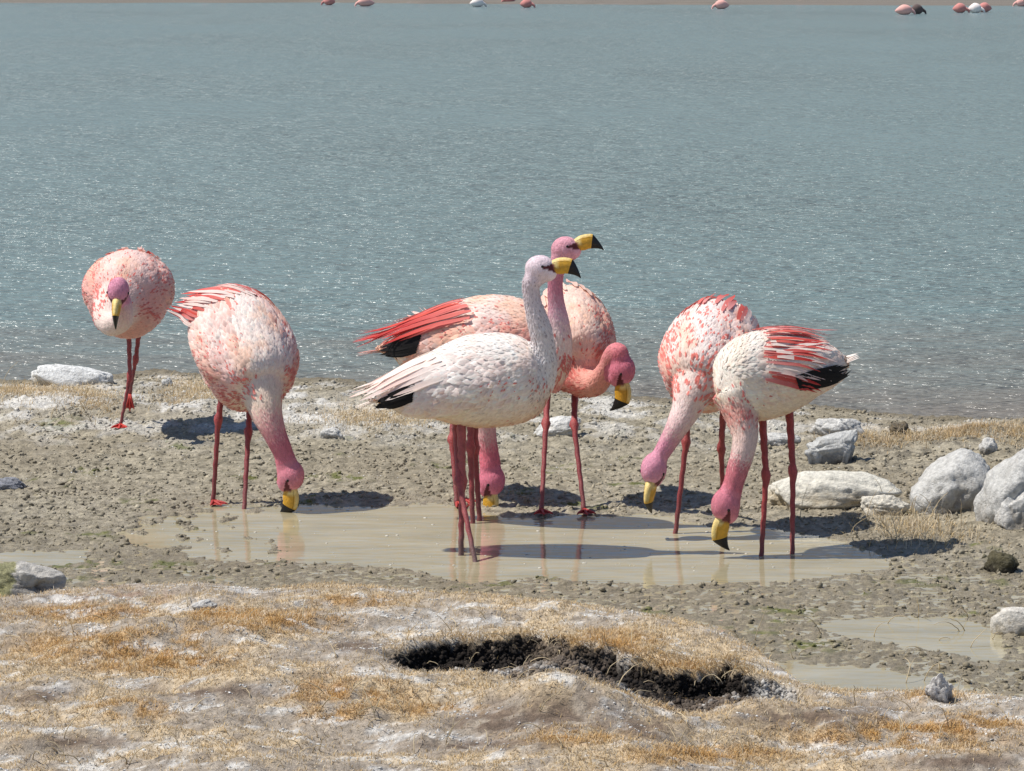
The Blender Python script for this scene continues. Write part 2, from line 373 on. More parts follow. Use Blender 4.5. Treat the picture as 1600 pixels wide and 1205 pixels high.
# ------------------------------------------------------------------ generic shapes
def catmull(pts, n):
    """pts (k,d) -> (n,d) smooth interpolation"""
    p = np.asarray(pts, float); k = len(p)
    p = np.vstack([2*p[0]-p[1], p, 2*p[-1]-p[-2]])
    t = np.linspace(0, k-1-1e-9, n); i = t.astype(int); f = (t-i)[:, None]
    a, b, c, d = p[i], p[i+1], p[i+2], p[i+3]
    return 0.5*((2*b) + (c-a)*f + (2*a-5*b+4*c-d)*f**2 + (3*b-a-3*c+d)*f**3)
def unit(v): v = np.asarray(v, float); return v/(np.linalg.norm(v, axis=-1, keepdims=True)+1e-12)
def loft_rings(centers, U, W, rw, ru, nseg=16, ring_r=None):
    a = np.linspace(0, 2*np.pi, nseg, endpoint=False)
    V = centers[:, None, :] + W[:, None, :]*(rw[:, None]*np.cos(a))[:, :, None] + U[:, None, :]*(ru[:, None]*np.sin(a))[:, :, None]
    n = len(centers); q = []
    i = np.arange(n-1)[:, None]*nseg; j = np.arange(nseg)[None, :]; jn = (j+1) % nseg
    Q = np.stack([i+j, i+jn, i+nseg+jn, i+nseg+j], -1).reshape(-1, 4)
    V = V.reshape(-1, 3); base = len(V)
    V = np.vstack([V, centers[0], centers[-1]])
    jj = np.arange(nseg); T = np.vstack([np.stack([np.full(nseg, base), (jj+1) % nseg, jj], 1), np.stack([np.full(nseg, base+1), (n-1)*nseg+jj, (n-1)*nseg+(jj+1) % nseg], 1)])
    return V, Q, T
def tube(path, radii, nseg=12):
    p = np.asarray(path, float); t = unit(np.gradient(p, axis=0))
    ref = np.array([0, 1.0, 0]); 
    u = np.empty_like(p); cur = ref
    for k in range(len(p)):
        cur = cur - t[k]*np.dot(cur, t[k])
        if np.linalg.norm(cur) < 1e-3: cur = np.cross(t[k], [1, 0.3, 0.2])
        cur = unit(cur); u[k] = cur
    wv = np.cross(t, u)
    r = np.asarray(radii, float)
    return loft_rings(p, u, wv, r, r, nseg)
def ellipsoid(c, ax, rad, nu=14, nv=20):
    th = np.linspace(0, np.pi, nu); prof = np.sin(th); z = -np.cos(th)
    cen = np.array(c)[None, :] + np.outer(z*rad[0], ax[0])
    return loft_rings(cen, np.tile(ax[1], (nu, 1)), np.tile(ax[2], (nu, 1)), prof*rad[2]+1e-5, prof*rad[1]+1e-5, nv)

def merge(parts):
    V = []; Q = []; T = []; o = 0
    for v, q, t in parts:
        V.append(v); Q.append(q+o); T.append(t+o); o += len(v)
    return np.vstack(V), np.vstack(Q), np.vstack(T)
def remeshed(V, Q, T, voxel, smooth_it=6):
    me = mesh_from('tmp', V, [Q, T]); o = bpy.data.objects.new('tmp', me); COL.objects.link(o)
    r = o.modifiers.new('r', 'REMESH'); r.mode = 'VOXEL'; r.voxel_size = voxel; r.use_smooth_shade = True
    s = o.modifiers.new('s', 'SMOOTH'); s.factor = 0.5; s.iterations = smooth_it
    ev = o.evaluated_get(bpy.context.evaluated_depsgraph_get()); me2 = bpy.data.meshes.new_from_object(ev)
    bpy.data.objects.remove(o); bpy.data.meshes.remove(me)
    return me2
def mesh_arrays(me):
    V = np.empty(len(me.vertices)*3, np.float32); me.vertices.foreach_get('co', V)
    me.calc_loop_triangles(); T = np.empty(len(me.loop_triangles)*3, np.int32); me.loop_triangles.foreach_get('vertices', T)
    return V.reshape(-1, 3).astype(float), T.reshape(-1, 3)

# many feathers as one mesh
FT = np.array([0.0, 0.3, 0.68, 1.0]); FW = np.array([0.35, 0.95, 0.8, 0.0])
def feathers(p, n, d, L, W, h, bvh, c0, c1, r, mid=.95, tl=.10):
    """feathers that lie on the body surface (bvh); p,n,d (k,3); L,W,h (k,): length, half width, height of the tip; colours root/tip (k,3)"""
    k = len(p); d = unit(d - n*np.sum(d*n, 1, keepdims=True))
    V = np.empty((k, 10, 3)); C = np.empty((k, 10, 3)); NN = np.empty((k, 10, 3)); vi = 0
    tilt = r.standard_normal((k, 3))*tl
    near = bvh.find_nearest; prev = p
    for j in range(4):
        cen = p + d*(L*FT[j])[:, None] - n*(L*L*FT[j]**2/.40)[:, None]; nj = n.copy()
        if j > 1:
            loc = np.empty((k, 3)); nj = np.empty((k, 3))
            for i, q in enumerate(cen.tolist()):
                l_, n_, _, _ = near(q); loc[i] = l_; nj[i] = n_
            cen = loc
        cen = cen + nj*(h*(-.25, .35, .8, 1.0)[j])[:, None]
        s = unit(np.cross(nj, d)); nv = unit(nj + tilt + d*(.16*(FT[j]-.45)))
        cc = c0*(1-FT[j]) + c1*FT[j]
        if j < 3:
            w_ = (W*FW[j])[:, None]
            V[:, vi] = cen - s*w_ - nj*w_*.10; V[:, vi+1] = cen + nj*w_*.08; V[:, vi+2] = cen + s*w_ - nj*w_*.10
            C[:, vi] = np.minimum(cc*1.03, .95); C[:, vi+1] = cc*np.array([1-(1-mid)*.5, mid, mid]); C[:, vi+2] = np.minimum(cc*1.03, .95)
            NN[:, vi] = unit(nv - s*.22); NN[:, vi+1] = nv; NN[:, vi+2] = unit(nv + s*.22); vi += 3
        else: V[:, vi] = cen; C[:, vi] = cc; NN[:, vi] = nv
    b = (np.arange(k)*10)[:, None, None]
    Q = (b + np.array([[3,4,1,0],[4,5,2,1],[6,7,4,3],[7,8,5,4]])[None]).reshape(-1, 4)
    T = (b + np.array([[9,7,6],[9,8,7]])[None]).reshape(-1, 3)
    return V.reshape(-1, 3), Q, T, C.reshape(-1, 3), NN.reshape(-1, 3)
def long_feather(a, m, e, side, W, c0, c1, blunt=0.15, n=9, push=None, off=(.003, .012)):
    """one long plume: quadratic curve a-m-e, vane across `side`"""
    t = np.linspace(0, 1, n)[:, None]; c = (1-t)**2*a + 2*t*(1-t)*m + t**2*e
    if push is not None:
        for k in range(n):
            loc, nn, _, dist = push.find_nearest(Vector(c[k])); loc = np.array(loc); nn = np.array(nn); o = off[0] + (off[1]-off[0])*t[k, 0]; sd_ = (c[k]-loc)@nn
            if sd_ < o: c[k] = loc + nn*o
            elif sd_ > o + .012 and k < n-2: c[k] = c[k] - nn*(sd_-o-.012)*.7
    if push is not None: c[1:-1] = (c[:-2] + 2*c[1:-1] + c[2:])/4; c[-1] = c[-2] + (c[-2]-c[-3])*.9
    tan = unit(np.gradient(c, axis=0)); s = unit(side - tan*np.sum(tan*side, 1, keepdims=True)); up = np.cross(tan, s)
    tt = t[:, 0]; prof = W*np.minimum(1, 0.45 + 1.6*tt)*np.clip(1 - tt**2.6, 0, 1)**.7; prof[-1] = W*blunt*.3
    jag = 1 + 0.07*RNG.standard_normal(n)
    V = np.stack([c - s*(prof*jag)[:, None], c + up*(prof*0.10)[:, None], c + s*prof[:, None]*jag[::-1, None]], 1).reshape(-1, 3)
    i = np.arange(n-1)*3; Q = np.vstack([np.stack([i, i+1, i+4, i+3], 1), np.stack([i+1, i+2, i+5, i+4], 1)])
    C = np.repeat(c0*(1-t) + c1*t, 3, 0); C[1::3] *= 0.9
    return V, Q, C

# ------------------------------------------------------------------ flamingos
PINKW = srgb(251, 226, 212); WHITE = srgb(252, 244, 236); ROSE = srgb(238, 168, 162); CRIM = srgb(196, 66, 76); RED = srgb(200, 20, 30); CORAL = srgb(232, 96, 80)
ORNG = srgb(240, 190, 150); CREAM = srgb(246, 226, 202); HEADP = srgb(222, 104, 132); NECKP = srgb(226, 140, 152); LILAC = srgb(226, 176, 190); BLACK = srgb(24, 20, 22); MAROON = srgb(92, 36, 42)

def flamingo(name, label, Yb, body, neck, head, legs, tail, style, seed):
    rng = np.random.default_rng(seed); rpy = random.Random(seed)
    sc = F_PX*CP/Yb*1.0; m_per_px = 1.0/(F_PX/(Yb*CP + CAM_H*0.6*SP))
    W3 = lambda q: P(q[0], q[1], Yb + q[2])
    rear, mid, chest = W3(body['rear']), None, W3(body['chest'])
    ax = unit(chest - rear); L2 = np.linalg.norm(chest - rear)/2; cen = (chest+rear)/2
    upv = np.array(body.get('up', (0, 0, 1.0))); up = unit(upv - ax*np.dot(upv, ax)); lat = np.cross(up, ax)      # lateral
    H, Wd = body['H'], body['W']*.95; arch = body.get('arch', 0.02)
    # ---- trunk loft
    s = np.linspace(-1, 1, 36); fr = body.get('full', 0.5)
    pr_l = np.array([.03, .17, .37, .58, .77, .92, 1, 1, .93, .74, .0]); pr_f = np.array([.0, .62, .80, .91, .97, 1, 1, .97, .90, .72, .0])
    pp = lerp(pr_l, pr_f, fr); prof = np.clip(np.interp(s, np.array([-1,-.8,-.6,-.4,-.2,0,.2,.45,.65,.85,1]), pp), 0, 1); prof[1:-1] = (prof[:-2]+2*prof[1:-1]+prof[2:])/4
    c = cen + np.outer(s*L2*1.04, ax) + np.outer(arch*(1-s**2) - 0.0*s, up)
    parts = [loft_rings(c, np.tile(up, (36,1)), np.tile(lat, (36,1)), Wd*prof+1e-4, H*prof+1e-4, 28)]
    wc = []; WR = lerp(np.array([.72, .60, .54]), np.array([.88, .66, .58]), fr)
    for sd in (-1, 1):
        w_c = cen - ax*L2*0.10 + up*H*0.08 + lat*sd*Wd*0.52; ang = 0.10
        wax = unit(ax + up*0.05 + lat*sd*0.12); wup = unit(up - lat*sd*0.0 - wax*np.dot(up, wax)); wl = np.cross(wup, wax)
        wc.append((w_c, wax, wup, wl)); parts.append(ellipsoid(w_c, (wax, wup, wl), (L2*WR[0], H*WR[1], Wd*WR[2])))
    # ---- neck tube
    nk = np.array([[*W3(q[:3]), q[3]*m_per_px] for q in neck])
    hc = W3(head['c']); hf = unit(head['f']); hu0 = np.array(head['u'], float); hu = unit(hu0 - hf*np.dot(hu0, hf)); hl = np.cross(hu, hf)
    HS = head.get('s', 1.0)*1.14
    nk = np.vstack([nk, [*(hc - hf*0.014*HS - hu*0.010*HS), 0.031*HS]])
    nc = catmull(nk, 46)
    parts.append(tube(nc[:, :3], nc[:, 3], 18))
    # ---- head
    parts.append(ellipsoid(hc + hf*-0.002*HS + hu*0.003*HS, (hf, hu, hl), (0.052*HS, 0.046*HS, 0.040*HS)))
    n0, r0 = nk[-2, :3], nk[-2, 3]
    for goal, rg in ((hc + hf*.014*HS - hu*.010*HS, .028*HS), (hc - hf*.014*HS + hu*.002*HS, .034*HS)):
        tt_ = np.linspace(0, 1, 8)[:, None]; parts.append(tube(n0*(1-tt_) + goal*tt_, lerp(r0, rg, tt_[:, 0]), 14))
    parts.append(ellipsoid(hc + hf*0.020*HS - hu*0.012*HS, (hf, hu, hl), (0.036*HS, 0.031*HS, 0.029*HS)))
    me = remeshed(*merge(parts), 0.0062, 4)
    V, T = mesh_arrays(me)
    # soft rolls where groups of feathers lie together
    Nn = np.empty(len(me.vertices)*3, np.float32); me.vertices.foreach_get('normal', Nn); Nn = Nn.reshape(-1, 3)
    far_h = sst(.05, .16, np.linalg.norm(V - hc, axis=1)); fl = V - np.outer(V@ax, ax)*.55
    V = V + Nn*(far_h*(.0020*noise3(fl*16, seed+21, 2)))[:, None]
    me.vertices.foreach_set('co', V.astype(np.float32).ravel()); me.update()
    bvh = BVHTree.FromPolygons([Vector(v) for v in V], [tuple(int(i) for i in t) for t in T])
    # ---- coordinates of surface points
    def coords(p):
        r = p - cen; sx = r@ax/L2; t = r@lat/Wd; wv = (r@up - arch*(1-np.clip(sx,-1,1)**2))/H
        th = np.degrees(np.arctan2(np.abs(t)+1e-9, wv))            # 0 back, 180 belly
        d = np.linalg.norm(p[:, None, :] - nc[None, :, :3], axis=2); k = np.argmin(d - nc[None, :, 3]*0.5, 1)
        nd = d[np.arange(len(p)), k]/nc[k, 3]; u = k/(len(nc)-1)
        prof_s = np.interp(sx, s, prof); bd = np.sqrt((t/np.maximum(prof_s,.05))**2 + (wv/np.maximum(prof_s,.05))**2); bd = np.where(np.abs(sx) > 1.0, bd + 6*(np.abs(sx)-1.0), bd)
        isneck = (nd < 1.25) & ((bd > 1.04) | (u > .35))
        rh = p - hc; fh, uh, lh = rh@hf/HS, rh@hu/HS, rh@hl/HS
        ishead = (np.sqrt((fh/0.056)**2 + (uh/0.050)**2 + (lh/0.043)**2) < 1.12)
        wing = np.zeros(len(p), int)
        for i, (w_c, a_, u_, l_) in enumerate(wc):
            q = p - w_c; v = np.sqrt((q@a_/(L2*WR[0]))**2 + (q@u_/(H*WR[1]))**2 + (q@l_/(Wd*WR[2]))**2)
            wing = np.where((v < 1.22) & (np.sign(q@lat*0 + r@lat) == (-1 if i == 0 else 1)) & (sx < .62) & (th < 118), i+1, wing)
        wing = np.where(isneck | ishead, 0, wing)
        wn = isneck*sst(1.0, 1.35, bd)*sst(.0, .12, u); wn = np.where(u > .35, isneck*1.0, wn)
        return dict(wn=wn, s=sx, th=th, u=u, neck=isneck, head=ishead, wing=wing, k=k, fh=fh, uh=uh, lh=lh)
    ng = style['neck']; ngu = np.array([g[0] for g in ng]); ngc = np.array([lerp(g[1], np.array([.92,.84,.84]), .10) for g in ng])
    def neckcol(u): return np.stack([np.interp(u, ngu, ngc[:, i]) for i in range(3)], 1)
    def bodycol(p, co, feather):
        k = len(p); n1 = noise3(p*9, seed, 3); n2 = rng.random(k)
        c = np.tile(style['base'], (k, 1))
        mixf = lambda c, d, f: c*(1-np.clip(f,0,1)[:, None]) + d*np.clip(f,0,1)[:, None]
        c = mixf(c, style.get('warm', ORNG), sst(-.2, .45, n1)*.55)
        c = mixf(c, style.get('belly', CREAM), sst(95, 140, co['th'])*.9)
        c = mixf(c, ORNG, sst(135, 170, co['th'])*style.get('belly_or', .5))
        ch = sst(style.get('rose_s', .15), .8, co['s'])*sst(30, 80, co['th'])
        c = mixf(c, style.get('chest', ROSE), ch*style.get('rose', .6))
        if feather:
            rr = style.get('redback', 0)*sst(55, 20, co['th'])*sst(.15, -.35, co['s'])
            c = np.where((rng.random(k) < rr*.25)[:, None], lerp(CORAL, style['base'], .3), c)
        nc_ = neckcol(co['u'])
        c = np.where(co['head'][:, None], nc_, mixf(c, nc_, co['wn']))
        # soft join where neck leaves the breast
        return np.clip(c, 0, 1)
    co = coords(V); vc = bodycol(V, co, False)
    # smooth colour at the join
    # bare dark skin between eye and bill
    f_, u_, l_ = co['fh'], co['uh'], np.abs(co['lh'])
    hsel = co['head'] & (f_ > -.01)
    lore = hsel & (f_ > .010) & (u_ < .013 + .20*(f_-.010)) & (u_ > .007 - .42*(f_-.010)) & (l_ > .010)
    hcol = lerp(style.get('head', HEADP), np.ones(3)*.9, .16)
    vc = np.where((co['head'] & ~lore)[:, None], lerp(neckcol(np.ones(len(V))), hcol, .7), vc)
    vc = np.where(lore[:, None], MAROON*1.1, vc)
    a = me.attributes.new('col', 'FLOAT_COLOR', 'POINT'); cc = np.ones((len(V), 4), np.float32); cc[:, :3] = vc; a.data.foreach_set('color', cc.ravel())
    foot0 = on_ground(*legs[0]['foot'][:2])
    root = empty(name, (float(cen[0]), float(cen[1]), max(0.0, float(foot0[2]))), label, 'flamingo', 'flamingos feeding by the pool')
    bo = obj('body', me, M_SKIN, root)
    # ---- plumage
    tv = V[T]; ar = np.linalg.norm(np.cross(tv[:,1]-tv[:,0], tv[:,2]-tv[:,0]), axis=1)/2; tot = ar.sum()
    def sample(k):
        f = rng.choice(len(T), k, p=ar/tot); r1 = np.sqrt(rng.random(k)); r2 = rng.random(k)
        p = tv[f,0]*(1-r1)[:,None] + tv[f,1]*(r1*(1-r2))[:,None] + tv[f,2]*(r1*r2)[:,None]
        n = unit(np.cross(tv[f,1]-tv[f,0], tv[f,2]-tv[f,0])); return p, n
    p, n = sample(int(tot*27000))
    extra = [sample(int(tot*27000)) for _ in range(2)]
    pe = np.vstack([e_[0] for e_ in extra]); ne = np.vstack([e_[1] for e_ in extra]); qe = coords(pe); ke = qe['neck'] | qe['head']; p = np.vstack([p, pe[ke]]); n = np.vstack([n, ne[ke]])
    q = coords(p); keep = ~(q['head'] & ((q['fh'] > .034) | ((q['fh'] > .008) & (np.abs(q['lh']) > .010) & (q['uh'] < .016+.2*(q['fh']-.01)) & (q['uh'] > .005-.42*(q['fh']-.01))))); p, n = p[keep], n[keep]
    q = {k2: v2[keep] for k2, v2 in q.items()}
    u_true = q['u'].copy(); q['u'] = np.clip(q['u'] + .045*rng.standard_normal(len(p)), 0, 1)
    ntan = unit(np.gradient(nc[:, :3], axis=0))
    flow = np.tile(-ax, (len(p), 1)) - up*(0.35*sst(40, 110, q['th']))[:, None]
    flow = np.where((q['neck'] | q['head'])[:, None], -ntan[q['k']], flow) + 0.16*rng.standard_normal((len(p), 3))
    isw = (q['wing'] > 0)
    small = ~isw
    sz = np.where(q['neck'] | q['head'], lerp(0.020, 0.0085, q['u']), 0.028 + 0.012*sst(.5, -.5, q['s'])) * (0.75+.5*rng.random(len(p)))
    col = bodycol(p, q, True)
    col = np.where(q['head'][:, None], lerp(neckcol(np.ones(len(p))), hcol, .7), col)
    isw0 = (q['wing'] > 0); col = np.where(isw0[:, None], lerp(col, style.get('covert', srgb(244,188,170)), (style.get('cov', .55)*rng.random(len(p))**1.5)[:, None]), col)
    col = np.where(isw0[:, None], lerp(col, srgb(240,138,104), (style.get('rear_or', .12)*sst(.2, -.5, q['s'])*(.4+.6*rng.random(len(p))))[:, None]), col)
    nv = np.where(q['neck'], .07, .07); col = np.clip(col*(1 + nv[:, None]*rng.standard_normal((len(p), 1))), 0, 1)
    if style.get('neck_rough', 0): 
        g = style['neck_rough']; col = np.where((q['neck'] & (rng.random(len(p)) < g))[:, None], col*np.array([.62,.58,.60]), col)
    tipc = np.clip(lerp(col, np.ones(3)*.9, .18), 0, 1)
    spot = (col[:, 0]-col[:, 1] > .3); tipc = np.where(spot[:, None], col, tipc)
    def build(sel, nm, L, Wf, h, par, mat=M_FEATHER):
        v, Q_, T_, C_, N_ = feathers(p[sel], n[sel], flow[sel], L[sel], Wf[sel], h[sel], bvh, col[sel], tipc[sel], rng, *((.84, .13) if nm == 'wing' else (.93, .07)))
        return obj(nm, mesh_from(nm, v, [Q_, T_], C_, normals=N_), mat, par, **({} if nm == 'wing' else {'kind': 'stuff'}))
    rl = rng.random(len(p))
    hgt = .0034 + style.get('fluff', .0040)*rl**2; hgt = np.where(q['neck'], .0012 + style.get('neck_fluff', .0018)*rl**2, hgt); hgt = np.where(q['head'], .0008 + .0006*rl, hgt)
    build(small, 'plumage', sz, sz*np.where(q['neck'] | q['head'], .18, .21), hgt, bo)
    pr = style.get('spot', .3)*sst(-.45, .25, q['s'])*sst(15, 60, q['th'])*sst(150, 112, q['th'])*(.15+1.2*sst(-.25,.35,noise3(p*11, seed+3, 2)))
    pr = pr + style.get('spot_low', 0)*sst(.2, .55, q['s'])*sst(70, 100, q['th'])*(.3+sst(-.2,.3,noise3(p*10, seed+4, 2)))
    pr = pr + style.get('spot_top', 0)*sst(70, 25, q['th'])*sst(-.5, .1, q['s'])
    pr = np.where(q['neck'], style.get('spot_neck', .5)*pr*sst(.34, .12, q['u']), pr)
    pr = np.where(q['head'], 0, pr); ssel = np.nonzero(rng.random(len(p)) < pr*.50)[0]
    k_ = len(ssel); sl = (.011 + .013*rng.random(k_))*style.get('fl', 1); cs = lerp(style.get('spotc', CRIM), srgb(232,128,116), rng.random(k_)[:, None]*.75)
    dark = sst(50, 100, q['th'][ssel])[:, None]; cs = lerp(lerp(cs, srgb(240,120,104), .45), cs, dark)
    v_, Q_, T_, C_, N_ = feathers(p[ssel], n[ssel], flow[ssel], sl, sl*(.14+.09*rng.random(k_)), np.where(q['wing'][ssel] > 0, .0105, .0066)+.002*rng.random(k_), bvh, lerp(cs, style['base'], .45), cs, rng)
    obj('flecks', mesh_from('flecks', v_, [Q_, T_], C_, normals=N_), M_FEATHER, bo, kind='stuff')
    # ---- wings: covert feathers and long plumes, each plume a part
    tip = W3(tail['tip']); tdir = unit(tip - (rear*.6 + cen*.4))
    for i in (0, 1):
        sd = -1 if i == 0 else 1
        sel = (q['wing'] == i+1) & (rng.random(len(p)) < .62) & (q['s'] > style.get('cov_end', -2))
        back = sst(.5, -.7, q['s'])
        L = (0.042 + 0.062*back)*(.75+.5*rng.random(len(p)))
        wing = build(sel, 'wing', L, L*(.25-.06*back), .0050 + style.get('wfluff', .0060)*rl**1.5, root)
        wc_, a_, u_, l_ = wc[i]
        def surf(ss, thd):      # point on the folded wing
            th = math.radians(thd); pr = float(np.interp(ss, s, prof))
            return cen + ax*ss*L2 + up*(arch*(1-ss*ss) + H*max(pr,.45)*math.cos(th)*1.03) + lat*sd*Wd*max(pr,.45)*math.sin(th)*1.12
        npl = style.get('plumes', 12)
        for k in range(npl):
            f = (k + .5)/npl; thd = style.get('pl_th0', 6) + f*style.get('pl_th', 74) + rpy.uniform(-4, 4); ss = style.get('pl_s', -.12) - .30*(1-f) + rpy.uniform(-.12, .12)
            a0 = surf(ss, thd); ln = rpy.uniform(.16, .24)*style.get('pl_len', 1.0)
            goal = tip + up*(.030 - .060*f) + lat*sd*(.018 + .030*f); dv = unit(goal - a0); ln = min(ln*(1.2 - .3*f), np.linalg.norm(goal - a0)*1.02)
            outn = unit(up*math.cos(math.radians(thd)) + lat*sd*math.sin(math.radians(thd)))
            dv = unit(dv + outn*rpy.uniform(.0, .10)*style.get('ruffle', 1) - up*style.get('pl_droop', 0)*f)
            e_ = a0 + dv*ln; mm = (a0 + e_)/2 + outn*(.018 + .012*rpy.random()*style.get('ruffle', 1))
            side = np.cross(dv, outn)
            x = rpy.random(); redp = style.get('red', .5)
            if x < redp: c0, c1, nm = lerp(ROSE, CORAL, rpy.random()), lerp(RED, CORAL, rpy.random()**2*.8)*rpy.uniform(.8, 1.1), 'red_plume'
            else: c0 = style['base']; c1 = lerp(style['base'], lerp(PINKW, CORAL, .35), rpy.random()); nm = 'wing_plume'
            v_, q_, cl = long_feather(a0 + outn*.008, mm + outn*.012, e_ + outn*.004, side, rpy.uniform(.0095, .0145)*style.get('pl_w', 1), c0, c1, push=bvh, off=(.006, .020))
            obj(nm, mesh_from(nm, v_, [q_], cl), M_FEATHER, wing)
        nb = style.get('black', 5)
        for k in range(nb):
            f = (k+.5)/nb; t0, t1 = style.get('blk_th', (62, 92)); thd = t0 + (t1-t0)*f; a0 = surf(style.get('blk_s', -.42) - .06*f, thd); outn = unit(up*math.cos(math.radians(thd)) + lat*sd*math.sin(math.radians(thd)))
            goal = tip - up*(.012 + style.get('blk_dn', .040)*f) + lat*sd*.026; dv = unit(goal - a0); ln = min(rpy.uniform(.17, .21)*style.get('blk_l', 1.0), np.linalg.norm(goal-a0)*style.get('blk_len', .86))*rpy.uniform(.68, 1.0)
            e_ = a0 + dv*ln; mm = (a0+e_)/2 + outn*.010
            v_, q_, cl = long_feather(a0 + outn*style.get('blk_out', .006), mm + outn*style.get('blk_out', .006)*1.8, e_ + outn*.004, np.cross(dv, outn), rpy.uniform(.0075, .0105), BLACK, BLACK*.7, push=bvh, off=(.012, .024))
            obj('flight_feather', mesh_from('flight_feather', v_, [q_], cl), M_FEATHER, wing)
    # ---- tail
    ntl = 8
    tl = None
    for k in range(ntl):
        f = (k+.5)/ntl*2-1; a0 = rear + ax*L2*.14 + lat*f*.045 - up*.006*abs(f); e_ = tip + lat*f*.04 - up*(.008+.010*abs(f)) - tdir*.015*abs(f)
        mm = (a0+e_)/2 + up*.008
        v_, q_, cl = long_feather(a0, mm, e_, lat, .012, style.get('tail', PINKW), lerp(style.get('tail', PINKW), style.get('tailtip', CORAL), style.get('tailmix', .4)*rpy.random()))
        if tl is None: tl = obj('tail', mesh_from('tail', v_, [q_], cl), M_FEATHER, root)
        else: obj('tail_feather', mesh_from('tail_feather', v_, [q_], cl), M_FEATHER, tl)
    # ---- bill
    B = np.array([[.026, .022, .000, .020], [.036, .028, -.008, .0195], [.044, .0315, -.012, .0185], [.054, .036, -.0158, .0178], [.066, .0385, -.0172, .0168], [.078, .039, -.0165, .0158], [.090, .0368, -.0150, .0142], [.100, .0330, -.0158, .0122], [.109, .0262, -.0180, .0100], [.118, .0155, -.0215, .0078], [.126, .001, -.0255, .0055], [.133, -.0165, -.0305, .0030], [.136, -.0275, -.0320, .0012]])
    nb_, ns = len(B), 20
    ang = np.linspace(0, 2*np.pi, ns, endpoint=False)
    VV = np.empty((nb_, ns, 3)); CC = np.empty((nb_, ns, 3)); CUT = np.empty((nb_, ns))
    for k in range(nb_):
        f0, tp, bt, wd = B[k]; cu = (tp+bt)/2; hh = (tp-bt)/2
        shear = -.010*min(1, max(0, (f0-.07)/.03))
        for j in range(ns):
            fsh = .009*math.exp(-((f0-.096)/.016)**2)
            ca, sa = math.cos(ang[j]), math.sin(ang[j]); ww = wd*(abs(ca)**.8)*math.copysign(1, ca)*(1 if sa < 0 else 1-.35*sa**2)
            VV[k, j] = hc + HS*(hf*(f0 + fsh*sa) + hu*(cu + hh*sa) + hl*ww)
            CUT[k, j] = f0 + .0*sa
            yel = lerp(srgb(222, 170, 48), srgb(206, 150, 44), abs(ca)*.5)
            ivory = srgb(236, 208, 132)
            ccol = ivory if (sa > .62 and f0 < .1) or (f0 < .056 and sa > .0) else yel
            if f0 < .045 and sa < .55 - (.045-f0)*0: ccol = lerp(MAROON, srgb(150, 62, 66), .5)
            if f0 <= .030: ccol = lerp(MAROON, srgb(150, 62, 66), .3)
            if k > 7: ccol = BLACK*.6
            CC[k, j] = ccol
    Vb = VV.reshape(-1, 3); Cb = CC.reshape(-1, 3)
    i = np.arange(nb_-1)[:, None]*ns; j = np.arange(ns)[None, :]; Qa = np.stack([i+j, i+(j+1) % ns, i+ns+(j+1) % ns, i+ns+j], -1)
    def sub(sel):
        q_ = Qa[sel].reshape(-1, 4); u2, inv = np.unique(q_, return_inverse=True); return Vb[u2], inv.reshape(-1, 4), Cb[u2]
    rowf = B[:-1, 0][:, None]*np.ones((1, ns)); sang = np.sin(ang + np.pi/ns)[None, :]*np.ones((nb_-1, 1))
    is_tip = rowf > .0995
    up_sel = ~is_tip & (sang > .60); lo_sel = ~is_tip & (sang <= .60)
    v_, q_, cl = sub(lo_sel); cl = np.where(np.sum(cl, 1, keepdims=True) < .02, lerp(BLACK, srgb(206,150,44), .5), cl); bill = obj('bill', mesh_from('bill', v_, [q_], cl), M_BILL, root)
    v_, q_, cl = sub(up_sel); v_ = v_ + hu*.0012; cl = np.where(np.sum(cl, 1, keepdims=True) < .02, srgb(236,208,132), cl); obj('upper_bill', mesh_from('upper_bill', v_, [q_], cl), M_BILL, bill)
    v_, q_, cl = sub(is_tip); obj('bill_tip', mesh_from('bill_tip', v_, [q_], np.tile(BLACK*.5, (len(v_), 1))), M_BILL, bill)
    for sd in (-1, 1):
        ec = hc + HS*(hf*.010 + hu*.013 + hl*sd*.0390)
        v_, q_, t_ = ellipsoid(ec, (hf, hu, hl), (.0052*HS, .0048*HS, .003*HS), 8, 10); obj('eye', mesh_from('eye', v_, [q_, t_]), M_EYE, root)
    # ---- legs
    for lg in legs:
        hip = W3(lg['hip']); ft = on_ground(*lg['foot'][:2]); ft = ft + np.array(lg.get('shift', (0,0,0)))
        fz = zat(ft[0], ft[1])
        if lg.get('raise'): ft = W3(lg['raise'])
        hip = hip + np.array([0, 0, .03]); kn = P(lg['knee'][0], lg['knee'][1], lerp(hip[1], ft[1], lg.get('kd', .42)))
        bot = ft.copy()
        if not lg.get('raise'): bot[2] = min(ft[2], fz) + .004
        t = np.linspace(0, 1, 16)
        up_ = hip + (kn-hip)*t[:, None]; lo_ = kn + (bot-kn)*t[:, None]
        path = np.vstack([up_[:-1], lo_]); 
        r = lg.get('r', 1.0)
        ru_ = lerp(.0150, .0100, t[:-1]); rl_ = lerp(.0100, .0078, t)
        rad = np.concatenate([ru_, rl_])
        dk = np.linalg.norm(path - kn, axis=1); rad = rad + .0078*np.exp(-(dk/.019)**2)
        df = np.linalg.norm(path - bot, axis=1); rad = rad + .0032*np.exp(-(df/.02)**2)
        rad = rad*r*(1 + .05*np.sin(np.arange(31)*2.7 + seed) + .04*np.cos(np.arange(31)*4.1))
        path = path + .0012*np.stack([np.sin(np.arange(31)*2.1), np.cos(np.arange(31)*1.3), np.zeros(31)], 1)
        v_, q_, t_ = tube(path, rad, 10)
        base_c = style.get('leg', srgb(146, 66, 68)); jc = srgb(170, 76, 74)
        dv_ = np.linalg.norm(v_ - kn, axis=1)
